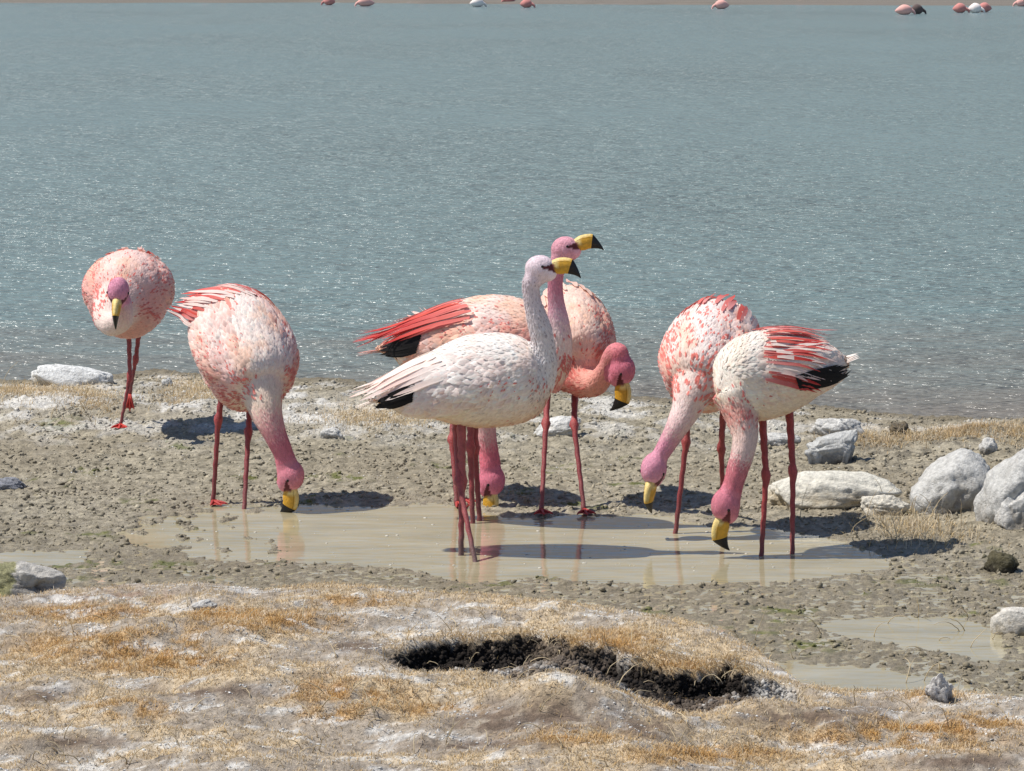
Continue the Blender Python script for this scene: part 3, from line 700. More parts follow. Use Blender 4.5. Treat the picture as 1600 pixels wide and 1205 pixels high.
        c_ = lerp(np.tile(base_c, (len(v_), 1)), jc, np.exp(-(dv_/.03)**2)[:, None])
        c_ = lerp(c_, srgb(120, 84, 80), (sst(.16, .02, v_[:, 2] - max(0, bot[2]))*.45)[:, None]); c_ = c_*(.82 + .36*_h(np.floor(v_[:, 2]*170), np.floor(v_[:, 0]*90), seed))[:, None]
        if lg.get('wetdark'): c_ = lerp(c_, srgb(110, 92, 88), (sst(.10, .03, v_[:, 2])*.8)[:, None])
        leg = obj('leg', mesh_from('leg', v_, [q_, t_], c_), M_LEG, root)
        # webbed foot
        hd = unit(np.array([ax[0], ax[1], 0])); 
        if 'toe' in lg: hd = unit(np.array([*lg['toe'], 0.0]))
        dwn = np.array([0, 0, -1.0]); sdv = np.array([hd[1], -hd[0], 0])
        if lg.get('raise'): fd = np.array([*(hd[:2]*.25), -1.0]); fd = unit(fd); toes_up = hd
        else: fd = hd; toes_up = np.array([0, 0, 1.0])
        tl_ = .075
        toes = []; ends = []
        for a_ in (-.55, 0, .55):
            dd = unit(fd*math.cos(a_*(.5 if lg.get('raise') else 1)) + sdv*math.sin(a_*(.5 if lg.get('raise') else 1))); en = bot + dd*tl_*(1 if a_ == 0 else .9); ends.append(en)
            pt = np.vstack([bot + toes_up*.008, bot + dd*tl_*.35 + toes_up*.008, bot + dd*tl_*.7 + toes_up*.006, en + toes_up*.002]); toes.append(tube(pt, [.008, .0058, .0046, .002], 8))
        v_, q_, t_ = merge(toes)
        o_ = len(v_); web = [bot + toes_up*.005]; 
        for e1, e2 in ((0, 1), (1, 2)):
            web += [ends[e1]*.92+bot*.08 + toes_up*.003, (ends[e1]+ends[e2])*.5*.86+bot*.14 + toes_up*.004, ends[e2]*.92+bot*.08 + toes_up*.003]
        wf = np.array([[0,1,2],[0,2,3],[0,4,5],[0,5,6]]) + o_
        v_ = np.vstack([v_, np.array(web)]); t_ = np.vstack([t_, wf])
        obj('foot', mesh_from('foot', v_, [q_, t_], np.tile(style.get('foot', srgb(180, 66, 60)), (len(v_), 1))), M_LEG, leg)
    return root

def neckgrad(*a): return list(a)
STD_NECK = [(0, PINKW), (.35, PINKW), (.6, LILAC), (.8, NECKP), (1, HEADP)]

flamingo('flamingo', 'pale pink flamingo striding on dry shore by the lake, one foot lifted', 14.55,
    dict(rear=(206,436,.22), chest=(196,478,-.20), H=.178, W=.180, arch=.0, full=1),
    [(190,470,-.14,46), (172,492,-.24,27), (176,506,-.31,19), (190,500,-.37,16), (193,478,-.42,13), (187,460,-.43,13)],
    dict(c=(185,456,-.45), f=(-.06,-.55,-1), u=(0,-1,.5)),
    [dict(hip=(201,508,.0), knee=(203,590,0), foot=(188,668), r=.82), dict(hip=(220,508,.03), knee=(212,562,0), foot=(205,650), r=.82, **{'raise': (203,616,.10)})],
    dict(tip=(212,405,.34)),
    dict(base=srgb(249,212,200), neck=[(0,PINKW),(.5,PINKW),(.75,LILAC),(1,srgb(222,130,160))], head=srgb(232,146,176), spot=.26, spot_top=.06, rose=.6, red=.35, plumes=8, black=3, redback=.2, foot=srgb(196,62,50), rose_s=0.0), 1)

flamingo('flamingo', 'ruffled pink flamingo with red-fringed back, stooping alone with bill in pool', 12.72,
    dict(rear=(346,462,.20), chest=(410,622,-.12), H=.168, W=.180, arch=.0, full=1),
    [(402,592,-.08,48), (411,622,-.13,31), (418,650,-.16,23.5), (431,682,-.18,17), (444,712,-.18,15)],
    dict(c=(453,744,-.18), f=(-.10,.0,-1), u=(1,-.45,0)),
    [dict(hip=(352,590,.02), knee=(341,657,0), foot=(333,788)), dict(hip=(392,625,.10), knee=(388,676,0), foot=(381,796))],
    dict(tip=(287,474,.16)),
    dict(base=srgb(253,236,226), neck=[(0,PINKW),(.3,CREAM),(.5,srgb(236,180,176)),(.68,srgb(214,112,132)),(1,srgb(226,122,142))], head=srgb(226,124,144), spot=.45, spot_low=.4, rose=.5, red=.6, plumes=30, pl_w=.62, pl_s=-.30, pl_th0=-4, pl_th=88, pl_len=.80, ruffle=2.0, black=0, redback=.35, rear_or=.35, fluff=.006, wfluff=.009, belly_or=.7), 2)

flamingo('flamingo', 'white flamingo standing upright in the pool, grey-white neck raised, black wing tips', 11.70,
    dict(rear=(584,624,.03), chest=(858,592,-.03), H=.160, W=.135, arch=.022, full=.05),
    [(826,604,-.03,40), (842,590,-.03,27), (849,566,-.03,21), (849,540,-.03,17.5), (845,518,-.03,17), (838,494,-.03,15), (832,470,-.03,13), (829.5,452,-.03,12.8), (831,440,-.03,14)],
    dict(c=(845,421,-.03), f=(1,-.12,.02), u=(0,0,1), s=.89),
    [dict(hip=(721,672,-.02), knee=(722,752,0), foot=(720,868), r=1.15, wetdark=True, toe=(1,-.2)), dict(hip=(713,672,.05), knee=(717,754,0), foot=(745,879), r=1.0, wetdark=True, toe=(1,-.15))],
    dict(tip=(553,632,.03)),
    dict(base=WHITE, warm=PINKW, neck=[(0,WHITE),(.4,srgb(242,234,232)),(.75,srgb(240,226,230)),(1,srgb(248,228,232))], head=srgb(244,220,228), chest=PINKW, rose=.4, spot=.0, spot_low=.14, spotc=srgb(206,96,84), red=.0, plumes=12, pl_th0=6, pl_len=1.2, pl_s=-.1, cov=.22, black=11, blk_th=(78,104), blk_s=-.42, blk_len=1.0, blk_dn=.02, belly_or=.75, rear_or=.10, warm2=1, neck_rough=.12, neck_fluff=.005, cov_end=-.42, leg=srgb(158,78,78), tail=WHITE, tailmix=.1, foot=srgb(210,92,80)), 3)

flamingo('flamingo', 'pink flamingo with vivid red wing plumes, neck raised behind the white one', 12.35,
    dict(rear=(596,545,.06), chest=(876,556,-.10), H=.185, W=.140, arch=.026, full=.1),
    [(848,575,-.09,46), (866,562,-.12,28), (873,530,-.13,20.5), (872,500,-.13,16), (869,473,-.13,12.8), (867.5,446,-.13,11.8), (870,420,-.13,12.5)],
    dict(c=(884,390,-.13), f=(1,-.05,.22), u=(-.2,0,1), s=.86),
    [dict(hip=(736,640,.0), knee=(735,700,0), foot=(739,818), r=1.1), dict(hip=(742,640,.03), knee=(742,700,0), foot=(750,814), r=1.1)],
    dict(tip=(556,548,.06)),
    dict(base=srgb(252,226,214), neck=[(0,PINKW),(.3,PINKW),(.5,LILAC),(.72,srgb(212,122,146)),(1,srgb(234,160,176))], head=srgb(234,162,178), spot=.5, spot_low=.3, rose=.8, red=.9, plumes=40, pl_th0=0, pl_th=54, pl_s=.04, pl_len=1.5, pl_w=.72, redback=.7, black=10, blk_th=(68,98), blk_s=-.42, blk_len=.98, blk_dn=.02, tail=PINKW, tailtip=RED, tailmix=.9, cov_end=-.40, rear_or=.5, cov=.5, covert=srgb(244,170,148)), 4)

flamingo('flamingo', 'speckled orange-pink flamingo with bent neck, head hanging above the mud', 12.72,
    dict(rear=(884,474,.26), chest=(906,580,-.12), H=.168, W=.138, arch=.0, full=1),
    [(905,575,-.06,44), (914,596,-.12,26), (932,598,-.17,19), (948,578,-.21,15), (957,556,-.23,14.5), (966,552,-.24,15.5)],
    dict(c=(970,579,-.24), f=(-.05,-.05,-1), u=(1,-.35,0), s=.98),
    [dict(hip=(857,600,.05), knee=(853,662,0), foot=(846,802)), dict(hip=(899,610,.05), knee=(897,664,0), foot=(913,802))],
    dict(tip=(868,452,.40)),
    dict(base=srgb(252,216,196), warm=ORNG, neck=[(0,srgb(246,178,158)),(.4,srgb(244,170,152)),(.7,srgb(236,148,148)),(1,srgb(226,110,138))], head=srgb(226,108,138), spot=.5, spot_low=.45, spot_top=.05, rose=.8, red=.1, plumes=8, black=0, chest=srgb(240,160,146)), 5)

flamingo('flamingo', 'flamingo mostly hidden by the white one, deep pink head down to the water', 12.86,
    dict(rear=(660,520,.20), chest=(746,590,-.16), H=.150, W=.125, arch=.0),
    [(742,586,-.14,40), (752,630,-.18,26), (758,672,-.20,17), (763,704,-.20,15), (766,728,-.20,16)],
    dict(c=(767,752,-.20), f=(-.14,-.05,-1), u=(1,-.55,0)),
    [dict(hip=(712,620,.0), knee=(706,688,0), foot=(714,791)), dict(hip=(725,620,.06), knee=(722,690,0), foot=(722,785))],
    dict(tip=(640,500,.30)),
    dict(base=PINKW, neck=[(0,PINKW),(.45,srgb(244,196,196)),(.62,srgb(234,120,140)),(1,srgb(230,108,140))], head=srgb(230,112,142), spot=.4, red=.3, plumes=8, black=0), 6)

flamingo('flamingo', 'red-speckled flamingo feeding with pale neck slanting down, behind the black-winged one', 12.14,
    dict(rear=(1134,490,.20), chest=(1085,616,-.12), H=.163, W=.158, arch=.0, full=1),
    [(1092,590,-.08,44), (1081,618,-.13,30), (1072,641,-.15,22.5), (1059,665,-.17,17.5), (1045,690,-.17,14.5), (1031,713,-.17,13)],
    dict(c=(1022,734,-.17), f=(-.14,-.14,-1), u=(-.45,-1,.1)),
    [dict(hip=(1078,625,.0), knee=(1072,692,0), foot=(1054,834)), dict(hip=(1132,610,.08), knee=(1127,702,0), foot=(1131,806), toe=(.3,-.9))],
    dict(tip=(1146,468,.36)),
    dict(base=srgb(253,234,226), neck=[(0,PINKW),(.35,srgb(250,226,218)),(.55,srgb(244,206,204)),(.72,srgb(226,150,176)),(1,srgb(234,158,184))], head=srgb(232,150,178), spot=.30, spot_top=.16, fl=1.4, spotc=srgb(222,92,82), rose=.45, red=.6, plumes=8, redback=.55, black=0), 7)

flamingo('flamingo', 'cream flamingo with red-streaked wing edged in black, feeding, tail pointing up', 11.72,
    dict(rear=(1318,566,.10), chest=(1122,606,-.08), H=.152, W=.140, arch=.012, full=.45),
    [(1154,618,-.07,40), (1159,650,-.10,27), (1164,680,-.12,20), (1161,706,-.13,18), (1153,732,-.13,16.5), (1146,757,-.13,15.5)],
    dict(c=(1135,790,-.13), f=(-.12,-.05,-1), u=(-1,-.5,0)),
    [dict(hip=(1190,650,-.03), knee=(1197,744,0), foot=(1189,869)), dict(hip=(1233,650,.05), knee=(1239,738,0), foot=(1238,866))],
    dict(tip=(1340,548,.12)),
    dict(base=srgb(253,241,228), warm=CREAM, neck=[(0,CREAM),(.18,srgb(226,150,136)),(.3,srgb(238,206,190)),(.55,srgb(236,206,196)),(.66,srgb(214,118,128)),(1,srgb(222,112,134))], head=srgb(220,112,134), chest=CREAM, rose=.1, cov=.2, spot=.0, spot_low=.03, spot_neck=3, red=.62, plumes=40, pl_th0=2, pl_th=82, pl_s=.46, pl_len=1.0, pl_droop=.34, pl_w=.66, ruffle=1.2, black=13, blk_th=(88,106), blk_s=.10, blk_l=1.3, blk_out=.016, blk_len=.95, belly_or=.55, tail=WHITE, tailmix=.1, leg=srgb(152,62,62)), 8)

# ------------------------------------------------------------------ rocks
import bmesh
_b = bmesh.new(); bmesh.ops.create_icosphere(_b, subdivisions=5, radius=1.0)
SPH_V = np.array([v.co[:] for v in _b.verts]); SPH_T = np.array([[v.index for v in f.verts] for f in _b.faces]); _b.free()
_b = bmesh.new(); bmesh.ops.create_icosphere(_b, subdivisions=1, radius=1.0)
ICO_V = np.array([v.co[:] for v in _b.verts]); ICO_T = np.array([[v.index for v in f.verts] for f in _b.faces]); _b.free()
def rock(label, px, py, w, h, depth=0.7, seed=0, slant=0.0, cols=None, rotz=0.0, boxy=0.88, rough=.12, sink=.30, algae=0, name='rock', dirt=.35):
    """px,py: middle of the visible base line; w,h size in photo pixels"""
    g = on_ground(px, py); k = F_PX/(g[1]*CP + CAM_H*SP); a = w/k/2; hh = h/k/(1-sink)*.62; b_ = a*depth
    v = SPH_V.copy(); v = np.sign(v)*np.abs(v)**boxy; v = v/np.max(np.abs(v), axis=0)*1.0
    nn = noise3(SPH_V*1.3 + seed*3.7, seed, 4); n2 = noise3(SPH_V*6 + seed, seed+2, 3); n3 = noise3(SPH_V*17 + seed, seed+5, 3)
    v = v*(1 + rough*2.4*nn + rough*.6*n2 + rough*.26*n3)[:, None]
    for q in range(4):          # broken faces
        r = np.random.default_rng(seed*31+q); d = unit(r.standard_normal(3)); lim = .70 + .2*r.random(); t = v@d; v = v - np.outer(np.maximum(0, t-lim)*.6, d)
    z01 = v[:, 2]
    v = v*np.array([a, b_, hh]); v[:, 2] += slant*v[:, 0]
    cr, sr = math.cos(rotz), math.sin(rotz); v = v@np.array([[cr, sr, 0], [-sr, cr, 0], [0, 0, 1]])
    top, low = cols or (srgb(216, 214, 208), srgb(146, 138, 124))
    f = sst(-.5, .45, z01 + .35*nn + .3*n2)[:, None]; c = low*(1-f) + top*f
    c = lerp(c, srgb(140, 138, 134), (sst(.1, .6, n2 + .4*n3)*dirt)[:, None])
    if algae: c = np.where((v[:, 0] + .02*nn < -a*.35)[:, None], lerp(c, srgb(132, 130, 70), .75), c)
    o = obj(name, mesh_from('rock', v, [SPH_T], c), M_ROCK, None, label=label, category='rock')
    o.location = (float(g[0]), float(g[1] + b_*.7), float(max(0, g[2]) + hh*(1-2*sink)*.9)); return o
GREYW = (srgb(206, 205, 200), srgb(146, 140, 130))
rock('big grey-white boulder with slanting top, golden grass behind it', 1490, 800, 130, 74, 1.0, 3, .42, GREYW, rough=.07, boxy=1.0)
rock('big pale boulder at the end of the rock row, beside the slanting boulder', 1594, 815, 128, 86, 1.0, 5, .45, GREYW, rough=.07, boxy=1.0)
rock('rough pale stone lying in front of the boulder at the row end', 1592, 826, 68, 46, .7, 7, .1)
rock('long low salt-white rock half buried in mud behind the black-winged flamingo', 1304, 794, 200, 42, .6, 9, -.02, (srgb(232,228,214), srgb(176,160,130)), rough=.07, boxy=.95)
rock('small flat cream stone between the long low rock and the slanting boulder', 1382, 806, 70, 24, .6, 11, 0, (srgb(232,226,210), srgb(180,165,138)))
rock('grey wedge-shaped stone with dark broken end, beside the dry grass', 1300, 726, 78, 32, .6, 13, .22, (srgb(200,200,196), srgb(62,58,54)), boxy=.42)
rock('white salt-crusted stone on the shore, just beyond the grey wedge-shaped stone', 1308, 685, 76, 26, .7, 15, 0)
rock('flat white stone on the shore behind the legs of the black-winged flamingo', 1217, 696, 60, 16, .6, 17, 0)
rock('tiny white pebble beside the grey wedge-shaped stone', 1275, 706, 16, 13, .9, 19, 0)
rock('small round white stone next to the golden grass strip', 1545, 708, 28, 18, .9, 21, 0)
rock('dark muddy stone alone on the wet flat', 1567, 894, 50, 24, .8, 23, 0, (srgb(92,86,64), srgb(44,38,30)), dirt=.1)
rock('smooth pale rounded stone resting on the wet mud', 1590, 992, 72, 36, .7, 25, 0, (srgb(226,220,208), srgb(150,136,110)), rough=.05)
rock('rugged grey rock with green algae on one side, behind the turf bank', 42, 938, 118, 46, .6, 27, .0, (srgb(196,192,184), srgb(110,100,90)), algae=1, rough=.14)
rock('broad white salt-topped rock at the water edge above dry grass', 108, 604, 124, 26, .5, 29, -.06, (srgb(238,238,234), srgb(190,180,160)), rough=.10)
rock('white flat stone behind the feet of the orange-pink flamingo', 872, 681, 66, 24, .6, 31, .25, (srgb(232,230,224), srgb(190,184,170)), boxy=.95)
rock('small grey-white stone lying in the shade on the shore', 516, 686, 36, 14, .7, 33, 0)
rock('little grey stone near the lake edge, behind the lone stooping flamingo', 262, 604, 18, 10, .8, 35, 0, GREYW)
rock('blue-grey slab with a dark hollow at the mud edge', 12, 766, 56, 14, .6, 37, 0, (srgb(150,152,158), srgb(70,68,66)))
rock('small white stone lying on the rust-coloured turf', 318, 952, 38, 11, .7, 39, 0)
rock('upright white salt lump with dark side on the turf bank', 1468, 1096, 40, 30, .7, 41, .0, (srgb(216,212,206), srgb(84,76,70)), rough=.2)
rock('pale pebble by the lake edge near the striding flamingo', 170, 600, 14, 10, .9, 43, 0)
rock('brown mud-caked lump on the shore beyond the big boulders', 1410, 682, 30, 17, .9, 45, 0, (srgb(120,108,88), srgb(70,60,48)), rough=.18)

# ------------------------------------------------------------------ clods, grass, stalks
def clods(n, x0, x1, y0, y1, seed, smin, smax):
    r = np.random.default_rng(seed); x = r.uniform(x0, x1, n); y = r.uniform(y0, y1, n); m = masks(x, y); z = height(x, y, m)
    dens = .35 + .65*sst(-.2, .4, fbm(x*5, y*5, 91, 3))
    k = (z > -.004) & (m['bank'] < .1) & (m['shore'] > 5) & (r.random(n) < dens*(1-.6*sst(820, 880, m['py'])*sst(1500,1350,m['px']))); x, y, z = x[k], y[k], z[k]; mm = {a: v[k] for a, v in m.items()}; n = len(x)
    sz = smin + (smax-smin)*r.random(n)**3.6
    V = ICO_V[None]*(1 + .35*r.standard_normal((n, len(ICO_V), 1))); a = r.random(n)*6.28; ca, sa = np.cos(a), np.sin(a)
    V = V*(sz[:, None]*np.stack([1.1+.5*r.random(n), .9+.3*r.random(n), .7+.5*r.random(n)], 1))[:, None, :]
    V = np.stack([V[..., 0]*ca[:, None] - V[..., 1]*sa[:, None], V[..., 0]*sa[:, None] + V[..., 1]*ca[:, None], V[..., 2]], -1)
    V = V + np.stack([x, y, z + .15*sz], 1)[:, None, :]
    c, _ = ground_colours(x, y, mm, z); c = np.clip(c*(.75+.5*r.random((n, 1))), 0, 1)
    T = (np.arange(n)[:, None, None]*len(ICO_V) + ICO_T[None]).reshape(-1, 3)
    return V.reshape(-1, 3), T, np.repeat(c, len(ICO_V), 0)
v_, t_, c_ = clods(80000, -2.6, 2.6, 9.3, 16.6, 5, .0022, .0095)
obj('mud_clods', mesh_from('mud_clods', v_, [t_], c_, smooth=True), M_CLOD, None, kind='stuff', label='small grey-brown clods covering the mud flat', category='mud')

def blades(x, y, z, L, Wb, lean, az, c0, c1, r):
    n = len(x); d = np.stack([np.cos(az), np.sin(az), np.zeros(n)], 1); s_ = np.stack([-np.sin(az), np.cos(az), np.zeros(n)], 1)
    b = np.stack([x, y, z-.001], 1); up = np.array([0, 0, 1.0])
    m1 = b + (up*np.cos(lean*.6)[:, None] + d*np.sin(lean*.6)[:, None])*(L*.5)[:, None]; e = m1 + (up*np.cos(lean*1.25)[:, None] + d*np.sin(lean*1.25)[:, None])*(L*.5)[:, None]
    # vane turned towards a random side
    q = unit(s_ + .6*r.standard_normal((n, 3))*np.array([1, 1, .2]))
    V = np.stack([b - q*Wb[:, None], b + q*Wb[:, None], m1 - q*(Wb*.8)[:, None], m1 + q*(Wb*.8)[:, None], e], 1)
    C = np.stack([c0, c0, lerp(c0, c1, .5), lerp(c0, c1, .5), c1], 1); k = np.arange(n)[:, None]*5
    return V.reshape(-1, 3), (k + np.array([[0, 1, 3, 2]])), (k + np.array([[2, 3, 4]])), C.reshape(-1, 3)
def turf(n, seed):
    r = np.random.default_rng(seed); x = r.uniform(-2.1, 2.1, n); y = r.uniform(7.5, 10.9, n); m = masks(x, y); z = height(x, y, m)
    py = proj(x, y, z)[1]; px = m['px']; n1 = fbm(x*3.2, y*3.2, 71, 4); n2 = fbm(x*14, y*14, 73, 4); n3 = fbm(x*1.1, y*1.4, 75, 3)
    tan = tan_mask(px, py, n1, n2, n3); gold = gold_mask(px, py, n2); salt = salt_mask(px, py, n1, n2, x, y); grey = grey_mask(px, py, n2)
    lip = m['wall']*(1-m['inhol'])
    dens = (.14 + .45*tan + 1.2*gold)*(1-.78*salt)*(1-.94*grey)*(1-.96*m['inhol']) + .7*lip*(1-m['inhol'])
    k = (m['bank'] > .5) & (r.random(n) < dens); x, y, z, tan, gold, salt, lip = x[k], y[k], z[k], tan[k], gold[k], salt[k], lip[k]; n = len(x)
    L = (.009 + .012*r.random(n))*(1 + .5*gold + 2.2*lip*(r.random(n) > .5)); az = r.uniform(0, 6.283, n); az = np.where(lip > .3, -1.57 + .8*r.standard_normal(n), az)
    lean = np.clip(1.0 + .3*r.standard_normal(n) + .25*lip, .1, 1.6)
    pal = np.array([srgb(232,206,158), srgb(220,190,138), srgb(206,186,152), srgb(236,222,196), srgb(192,174,148)]); c = pal[r.integers(0, 5, n)]
    c = lerp(c, srgb(216,170,96), (gold*(.45+.5*r.random(n)))[:, None]); c = lerp(c, srgb(206,168,104), (lip*.6*r.random(n))[:, None]); c = lerp(c, srgb(222,216,206), (salt*.5*r.random(n))[:, None]); c = np.clip(c*(.8+.35*r.random((n, 1))), 0, 1)
    return blades(x, y, z, L, .0007+.0006*r.random(n), lean, az, c*.8, c, r)
v_, q_, t_, c_ = turf(520000, 3)
obj('dry_turf', mesh_from('dry_turf', v_, [q_, t_], c_, smooth=False), M_GRASS, None, kind='stuff', label='short straw-coloured turf on the near bank', category='grass')
def tuft(label, spots, n, seed, hL=.03, gold=.3):
    r = np.random.default_rng(seed); xs_, ys_ = [], []
    for (px, py, rx, ry, wgt) in spots:
        k = int(n*wgt); pp = px + rx*r.standard_normal(k)*.6; qq = py + ry*r.standard_normal(k)*.6
        for a, b in zip(pp, qq):
            g = G(a, b, .035); xs_.append(g[0]); ys_.append(g[1])
    x = np.array(xs_); y = np.array(ys_); z = zlook(x, y); k = z > .004; x, y, z = x[k], y[k], z[k]; n = len(x)
    pal = np.array([srgb(230,212,174), srgb(220,196,148), srgb(204,188,158), srgb(238,224,198)]); c = lerp(pal[r.integers(0, 4, n)], srgb(208,160,88), gold*r.random((n, 1))); c = np.clip(c*(.75+.4*r.random((n, 1))), 0, 1)
    v, q, t, cc = blades(x, y, z, hL*(.5+r.random(n)), .0008+.0007*r.random(n), np.clip(.9+.4*r.standard_normal(n), .1, 1.5), r.uniform(0, 6.283, n), c*.8, c, r)
    return obj('dry_grass', mesh_from('dry_grass', v, [q, t], cc, smooth=False), M_GRASS, None, kind='stuff', label=label, category='grass')
tuft('dry straw grass around the salt-topped rock by the lake', [(70,622,90,20,.6), (150,640,40,14,.2), (25,612,30,14,.2)], 5200, 1)
tuft('dry straw grass patch on the shore behind the lone stooping flamingo', [(320,606,55,18,.7), (290,625,50,10,.3)], 3000, 2)
tuft('pale matted straw lying on the shore behind the white flamingo', [(590,655,90,18,1)], 2500, 3)
tuft('golden dry grass strip along the shore beyond the boulders', [(1510,690,70,9,.6), (1380,695,60,8,.2), (1590,700,30,12,.2)], 4200, 4, .034, .45)
tuft('thin dry grass growing round the boulders', [(1420,812,60,20,.45), (1550,755,10,12,.15), (1340,690,60,10,.2), (1480,830,60,16,.2)], 2000, 5, .04, .15)

def stalks(spec, seed):
    r = np.random.default_rng(seed); V = []; Q = []; T = []; C = []; o = 0
    for (px, py, L, lean, az) in spec:
        g = on_ground(px, py); d = np.array([math.cos(az), math.sin(az), 0]); p = [g]; 
        for k in range(8):
            a = lean*(.4 + 1.0*k/7); p.append(p[-1] + (np.array([0, 0, 1])*math.cos(a) + d*math.sin(a))*L/8 + r.standard_normal(3)*.0012)
        v, q, t = tube(np.array(p), np.linspace(.0016, .0007, 9), 5); V.append(v); Q.append(q+o); T.append(t+o); o += len(v); C.append(np.tile(srgb(222, 204, 168)*(.7+.4*r.random()), (len(v), 1)))
    return np.vstack(V), np.vstack(Q), np.vstack(T), np.vstack(C)
rr = random.Random(4)
spec = [(rr.uniform(20, 1580), rr.uniform(945, 1200), rr.uniform(.04, .12), rr.uniform(.7, 1.6), rr.uniform(0, 6.28)) for _ in range(130)] + [(rr.uniform(600, 1240), rr.uniform(1000, 1085), rr.uniform(.05, .11), rr.uniform(.6, 1.7), rr.uniform(3.2, 6.2)) for _ in range(60)] \
     + [(rr.gauss(1420, 60), rr.gauss(812, 22), rr.uniform(.05, .13), rr.uniform(.3, 1.5), rr.uniform(0, 6.28)) for _ in range(45)] + [(rr.gauss(1560, 40), rr.gauss(765, 20), rr.uniform(.04, .08), rr.uniform(.3, 1.2), rr.uniform(0, 6.28)) for _ in range(16)] \
     + [(rr.gauss(85, 70), rr.gauss(640, 16), rr.uniform(.04, .09), rr.uniform(.4, 1.5), rr.uniform(0, 6.28)) for _ in range(30)] + [(435, 922, .06, .15, 0), (442, 921, .06, .2, 1), (1180, 1000, .10, .3, 0), (1240, 1030, .09, .5, 2.8), (5, 600, .14, .7, .2), (905, 668, .07, .3, 1), (925, 662, .08, .25, 2), (935, 660, .07, .2, .4)]
v_, q_, t_, c_ = stalks(spec, 8)
obj('dry_stalks', mesh_from('dry_stalks', v_, [q_, t_], c_), M_GRASS, None, kind='stuff', label='loose dry straw stalks strewn on turf and shore', category='grass')

# crumbs of peat and salt in the hollow
r = np.random.default_rng(15); n = 60000; x = r.uniform(-.5, .9, n); y = r.uniform(8.9, 10.0, n); m = masks(x, y); k = m['inhol'] > .5; x, y = x[k], y[k]; m = {a: v[k] for a, v in m.items()}; z = zlook(x, y); n = len(x)
sz = .0025 + .0065*r.random(n)**3; V = ICO_V[None]*(1 + .35*r.standard_normal((n, len(ICO_V), 1)))*sz[:, None, None] + np.stack([x, y, z + .3*sz], 1)[:, None, :]
c, _ = ground_colours(x, y, m, z); c = np.clip(c*(.6+.7*r.random((n, 1))), 0, 1)
obj('peat_crumbs', mesh_from('peat_crumbs', V.reshape(-1, 3), [(np.arange(n)[:, None, None]*len(ICO_V) + ICO_T[None]).reshape(-1, 3)], np.repeat(c, len(ICO_V), 0)), M_CLOD, None, kind='stuff', label='crumbled dark peat and salt in the bank hollow', category='soil')

# crisp salt crumbs on the turf bank and the shore
r = np.random.default_rng(25); n = 90000; x = r.uniform(-2.1, 2.1, n); y = np.where(r.random(n) < .8, r.uniform(7.6, 10.8, n), r.uniform(13.3, 16.4, n)); m = masks(x, y); z = zlook(x, y)
py_ = proj(x, y, z)[1]; sm = salt_mask(m['px'], py_, fbm(x*3.2, y*3.2, 71, 4), fbm(x*14, y*14, 73, 4), x, y)*(m['bank'] > .6)*(1-m['inhol']); sm = np.where(y > 12, (m['shore'] > 6)*.5*sst(.0, .4, fbm(x*3.2, y*3.2, 71, 4) + .3*fbm(x*14, y*14, 73, 4)), sm)
k = r.random(n) < sm*.8; x, y, z = x[k], y[k], z[k]; n = len(x); sz = .0011 + .0026*r.random(n)**3
V = ICO_V[None]*(1 + .3*r.standard_normal((n, len(ICO_V), 1)))*(sz[:, None]*np.array([1.4, 1.2, .8]))[:, None, :] + np.stack([x, y, z + .2*sz], 1)[:, None, :]
obj('salt_crumbs', mesh_from('salt_crumbs', V.reshape(-1, 3), [(np.arange(n)[:, None, None]*len(ICO_V) + ICO_T[None]).reshape(-1, 3)], np.repeat(C_SALT[None]*r.uniform(.75, 1.05, (n, 1)), len(ICO_V), 0)), M_CLOD, None, kind='stuff', label='crumbs of white salt crust on turf and shore', category='salt')

# foam flecks on the pool
r = np.random.default_rng(77); n = 260; fx = r.uniform(-1.5, 1.3, n); fy = r.uniform(11.3, 12.8, n); zz = zlook(fx, fy); k = zz < -.01; fx, fy = fx[k], fy[k]; n = len(fx)
sz = .0015 + .0035*r.random(n)**2
V = ICO_V[None]*(sz[:, None]*np.array([1.6, 1.3, .45]))[:, None, :] + np.stack([fx, fy, np.full(n, .0005)], 1)[:, None, :]
obj('foam_flecks', mesh_from('foam_flecks', V.reshape(-1, 3), [(np.arange(n)[:, None, None]*len(ICO_V) + ICO_T[None]).reshape(-1, 3)], np.tile(srgb(225, 220, 208), (n*len(ICO_V), 1))), M_CLOD, None, kind='stuff', label='tiny foam flecks floating on the pool', category='foam')

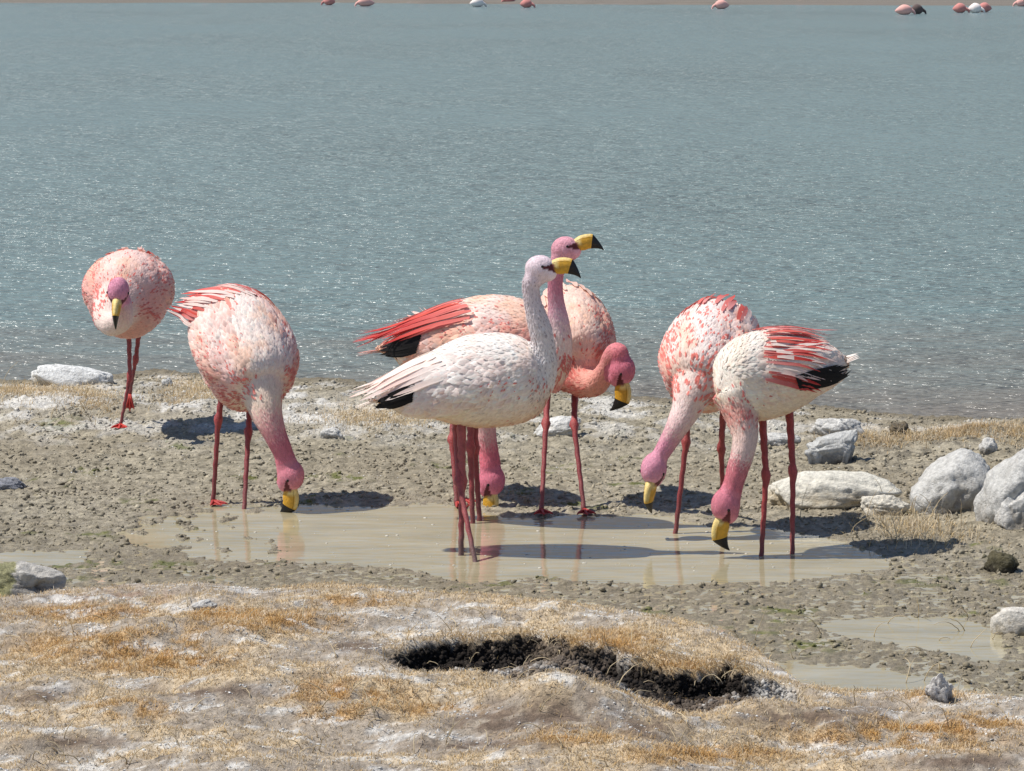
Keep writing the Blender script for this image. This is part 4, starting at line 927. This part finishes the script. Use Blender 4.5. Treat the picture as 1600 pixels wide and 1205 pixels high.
# ------------------------------------------------------------------ far flamingos
def far_bird(px, py, wpx, tint, seed, facing=1, headup=False, lb=None):
    g = G(px, py, 0.0); r = random.Random(seed); k = F_PX/g[1]; L = max(.42, wpx/k)
    root = empty('flamingo', (float(g[0]), float(g[1]), 0.0), lb or 'tiny pink speck of a flamingo hugging the far shoreline', 'flamingo', 'distant flamingos along the far shore')
    c = np.array([g[0], g[1], .13]); ax = unit([facing, r.uniform(-.4, .4), .05]); up = unit(np.array([0, 0, 1.0]) - ax*ax[2]); lt = np.cross(up, ax)
    s = np.linspace(-1, 1, 12); pr = np.clip(1-np.abs(s)**2.2, 0, 1)**.6*(.55+.45*np.clip((s+1)/.9, 0, 1))
    parts = [loft_rings(c + np.outer(s*L*.55, ax) + np.outer(.02*(1-s*s), up), np.tile(up, (12, 1)), np.tile(lt, (12, 1)), .14*pr+1e-4, .17*pr+1e-4, 12)]
    b = c + ax*L*.45
    pts = [b, b + ax*.10 + up*.12, b + ax*.08 + up*.34, b + ax*.16 + up*.40] if headup else [b, b + ax*.09 - up*.06, b + ax*.12 - up*.14, b + ax*.10 - up*.24]
    nc = catmull(np.array(pts), 14); parts.append(tube(nc, np.concatenate([np.linspace(.06, .025, 10), [.032, .036, .03, .018]]), 8))
    v, q, t = merge(parts); cc = np.tile(tint, (len(v), 1))*(1-.25*np.clip((v[:, 2:3]-.5)*-2, 0, 1)*0)
    obj('body', mesh_from('far_body', v, [q, t], cc), M_SKIN, root)
    for sd in (-1, 1):
        a = c + lt*sd*.04 - up*.1; e = np.array([a[0] + sd*.03, a[1], -.45]); v, q, t = tube(np.array([a, (a+e)/2, e]), [.014, .011, .009], 6)
        obj('leg', mesh_from('far_leg', v, [q, t], np.tile(srgb(150, 70, 72), (len(v), 1))), M_LEG, root)
PK = srgb(236, 178, 166); PD = srgb(206, 136, 128); WH = srgb(246, 232, 224)
FAR = [(515,8,16,PD,-1,'dusky rose flamingo at the far shore, beside a pale pink one'), (572,10,26,PK,-1,'tiny pale pink flamingo far across the lake, beside a dusky rose one'), (745,11,22,WH,1,'tiny lone white flamingo afloat along the far shore'), (822,12,18,PD,1,None), (1128,14,22,PK,-1,'lone pale pink flamingo wading at the brown far shore'), (1412,23,26,PK,1,'low pale pink flamingo afloat, nearer than the other distant ones, beside a small dark one'),
    (1432,22,9,srgb(96,80,76),1,'small dark bird shape afloat beside a low pale pink flamingo'), (1499,20,18,PD,1,'dusky distant flamingo next to a distant white and rose pair'), (1523,20,16,WH,1,'distant white flamingo touching a dusky rose one'), (1539,19,20,PD,-1,'dusky rose distant flamingo touching a white one'), (1597,10,16,PK,-1,None), (320,3,20,PD,1,None), (352,3,16,PD,-1,None), (660,4,18,PD,1,None), (796,5,16,PD,-1,None), (1216,6,16,PD,1,None), (1252,6,14,PK,-1,None)]
for i, (px, py, wpx, tint, fc, lb) in enumerate(FAR):
    far_bird(px, py, wpx, tint, i, fc, False, lb)
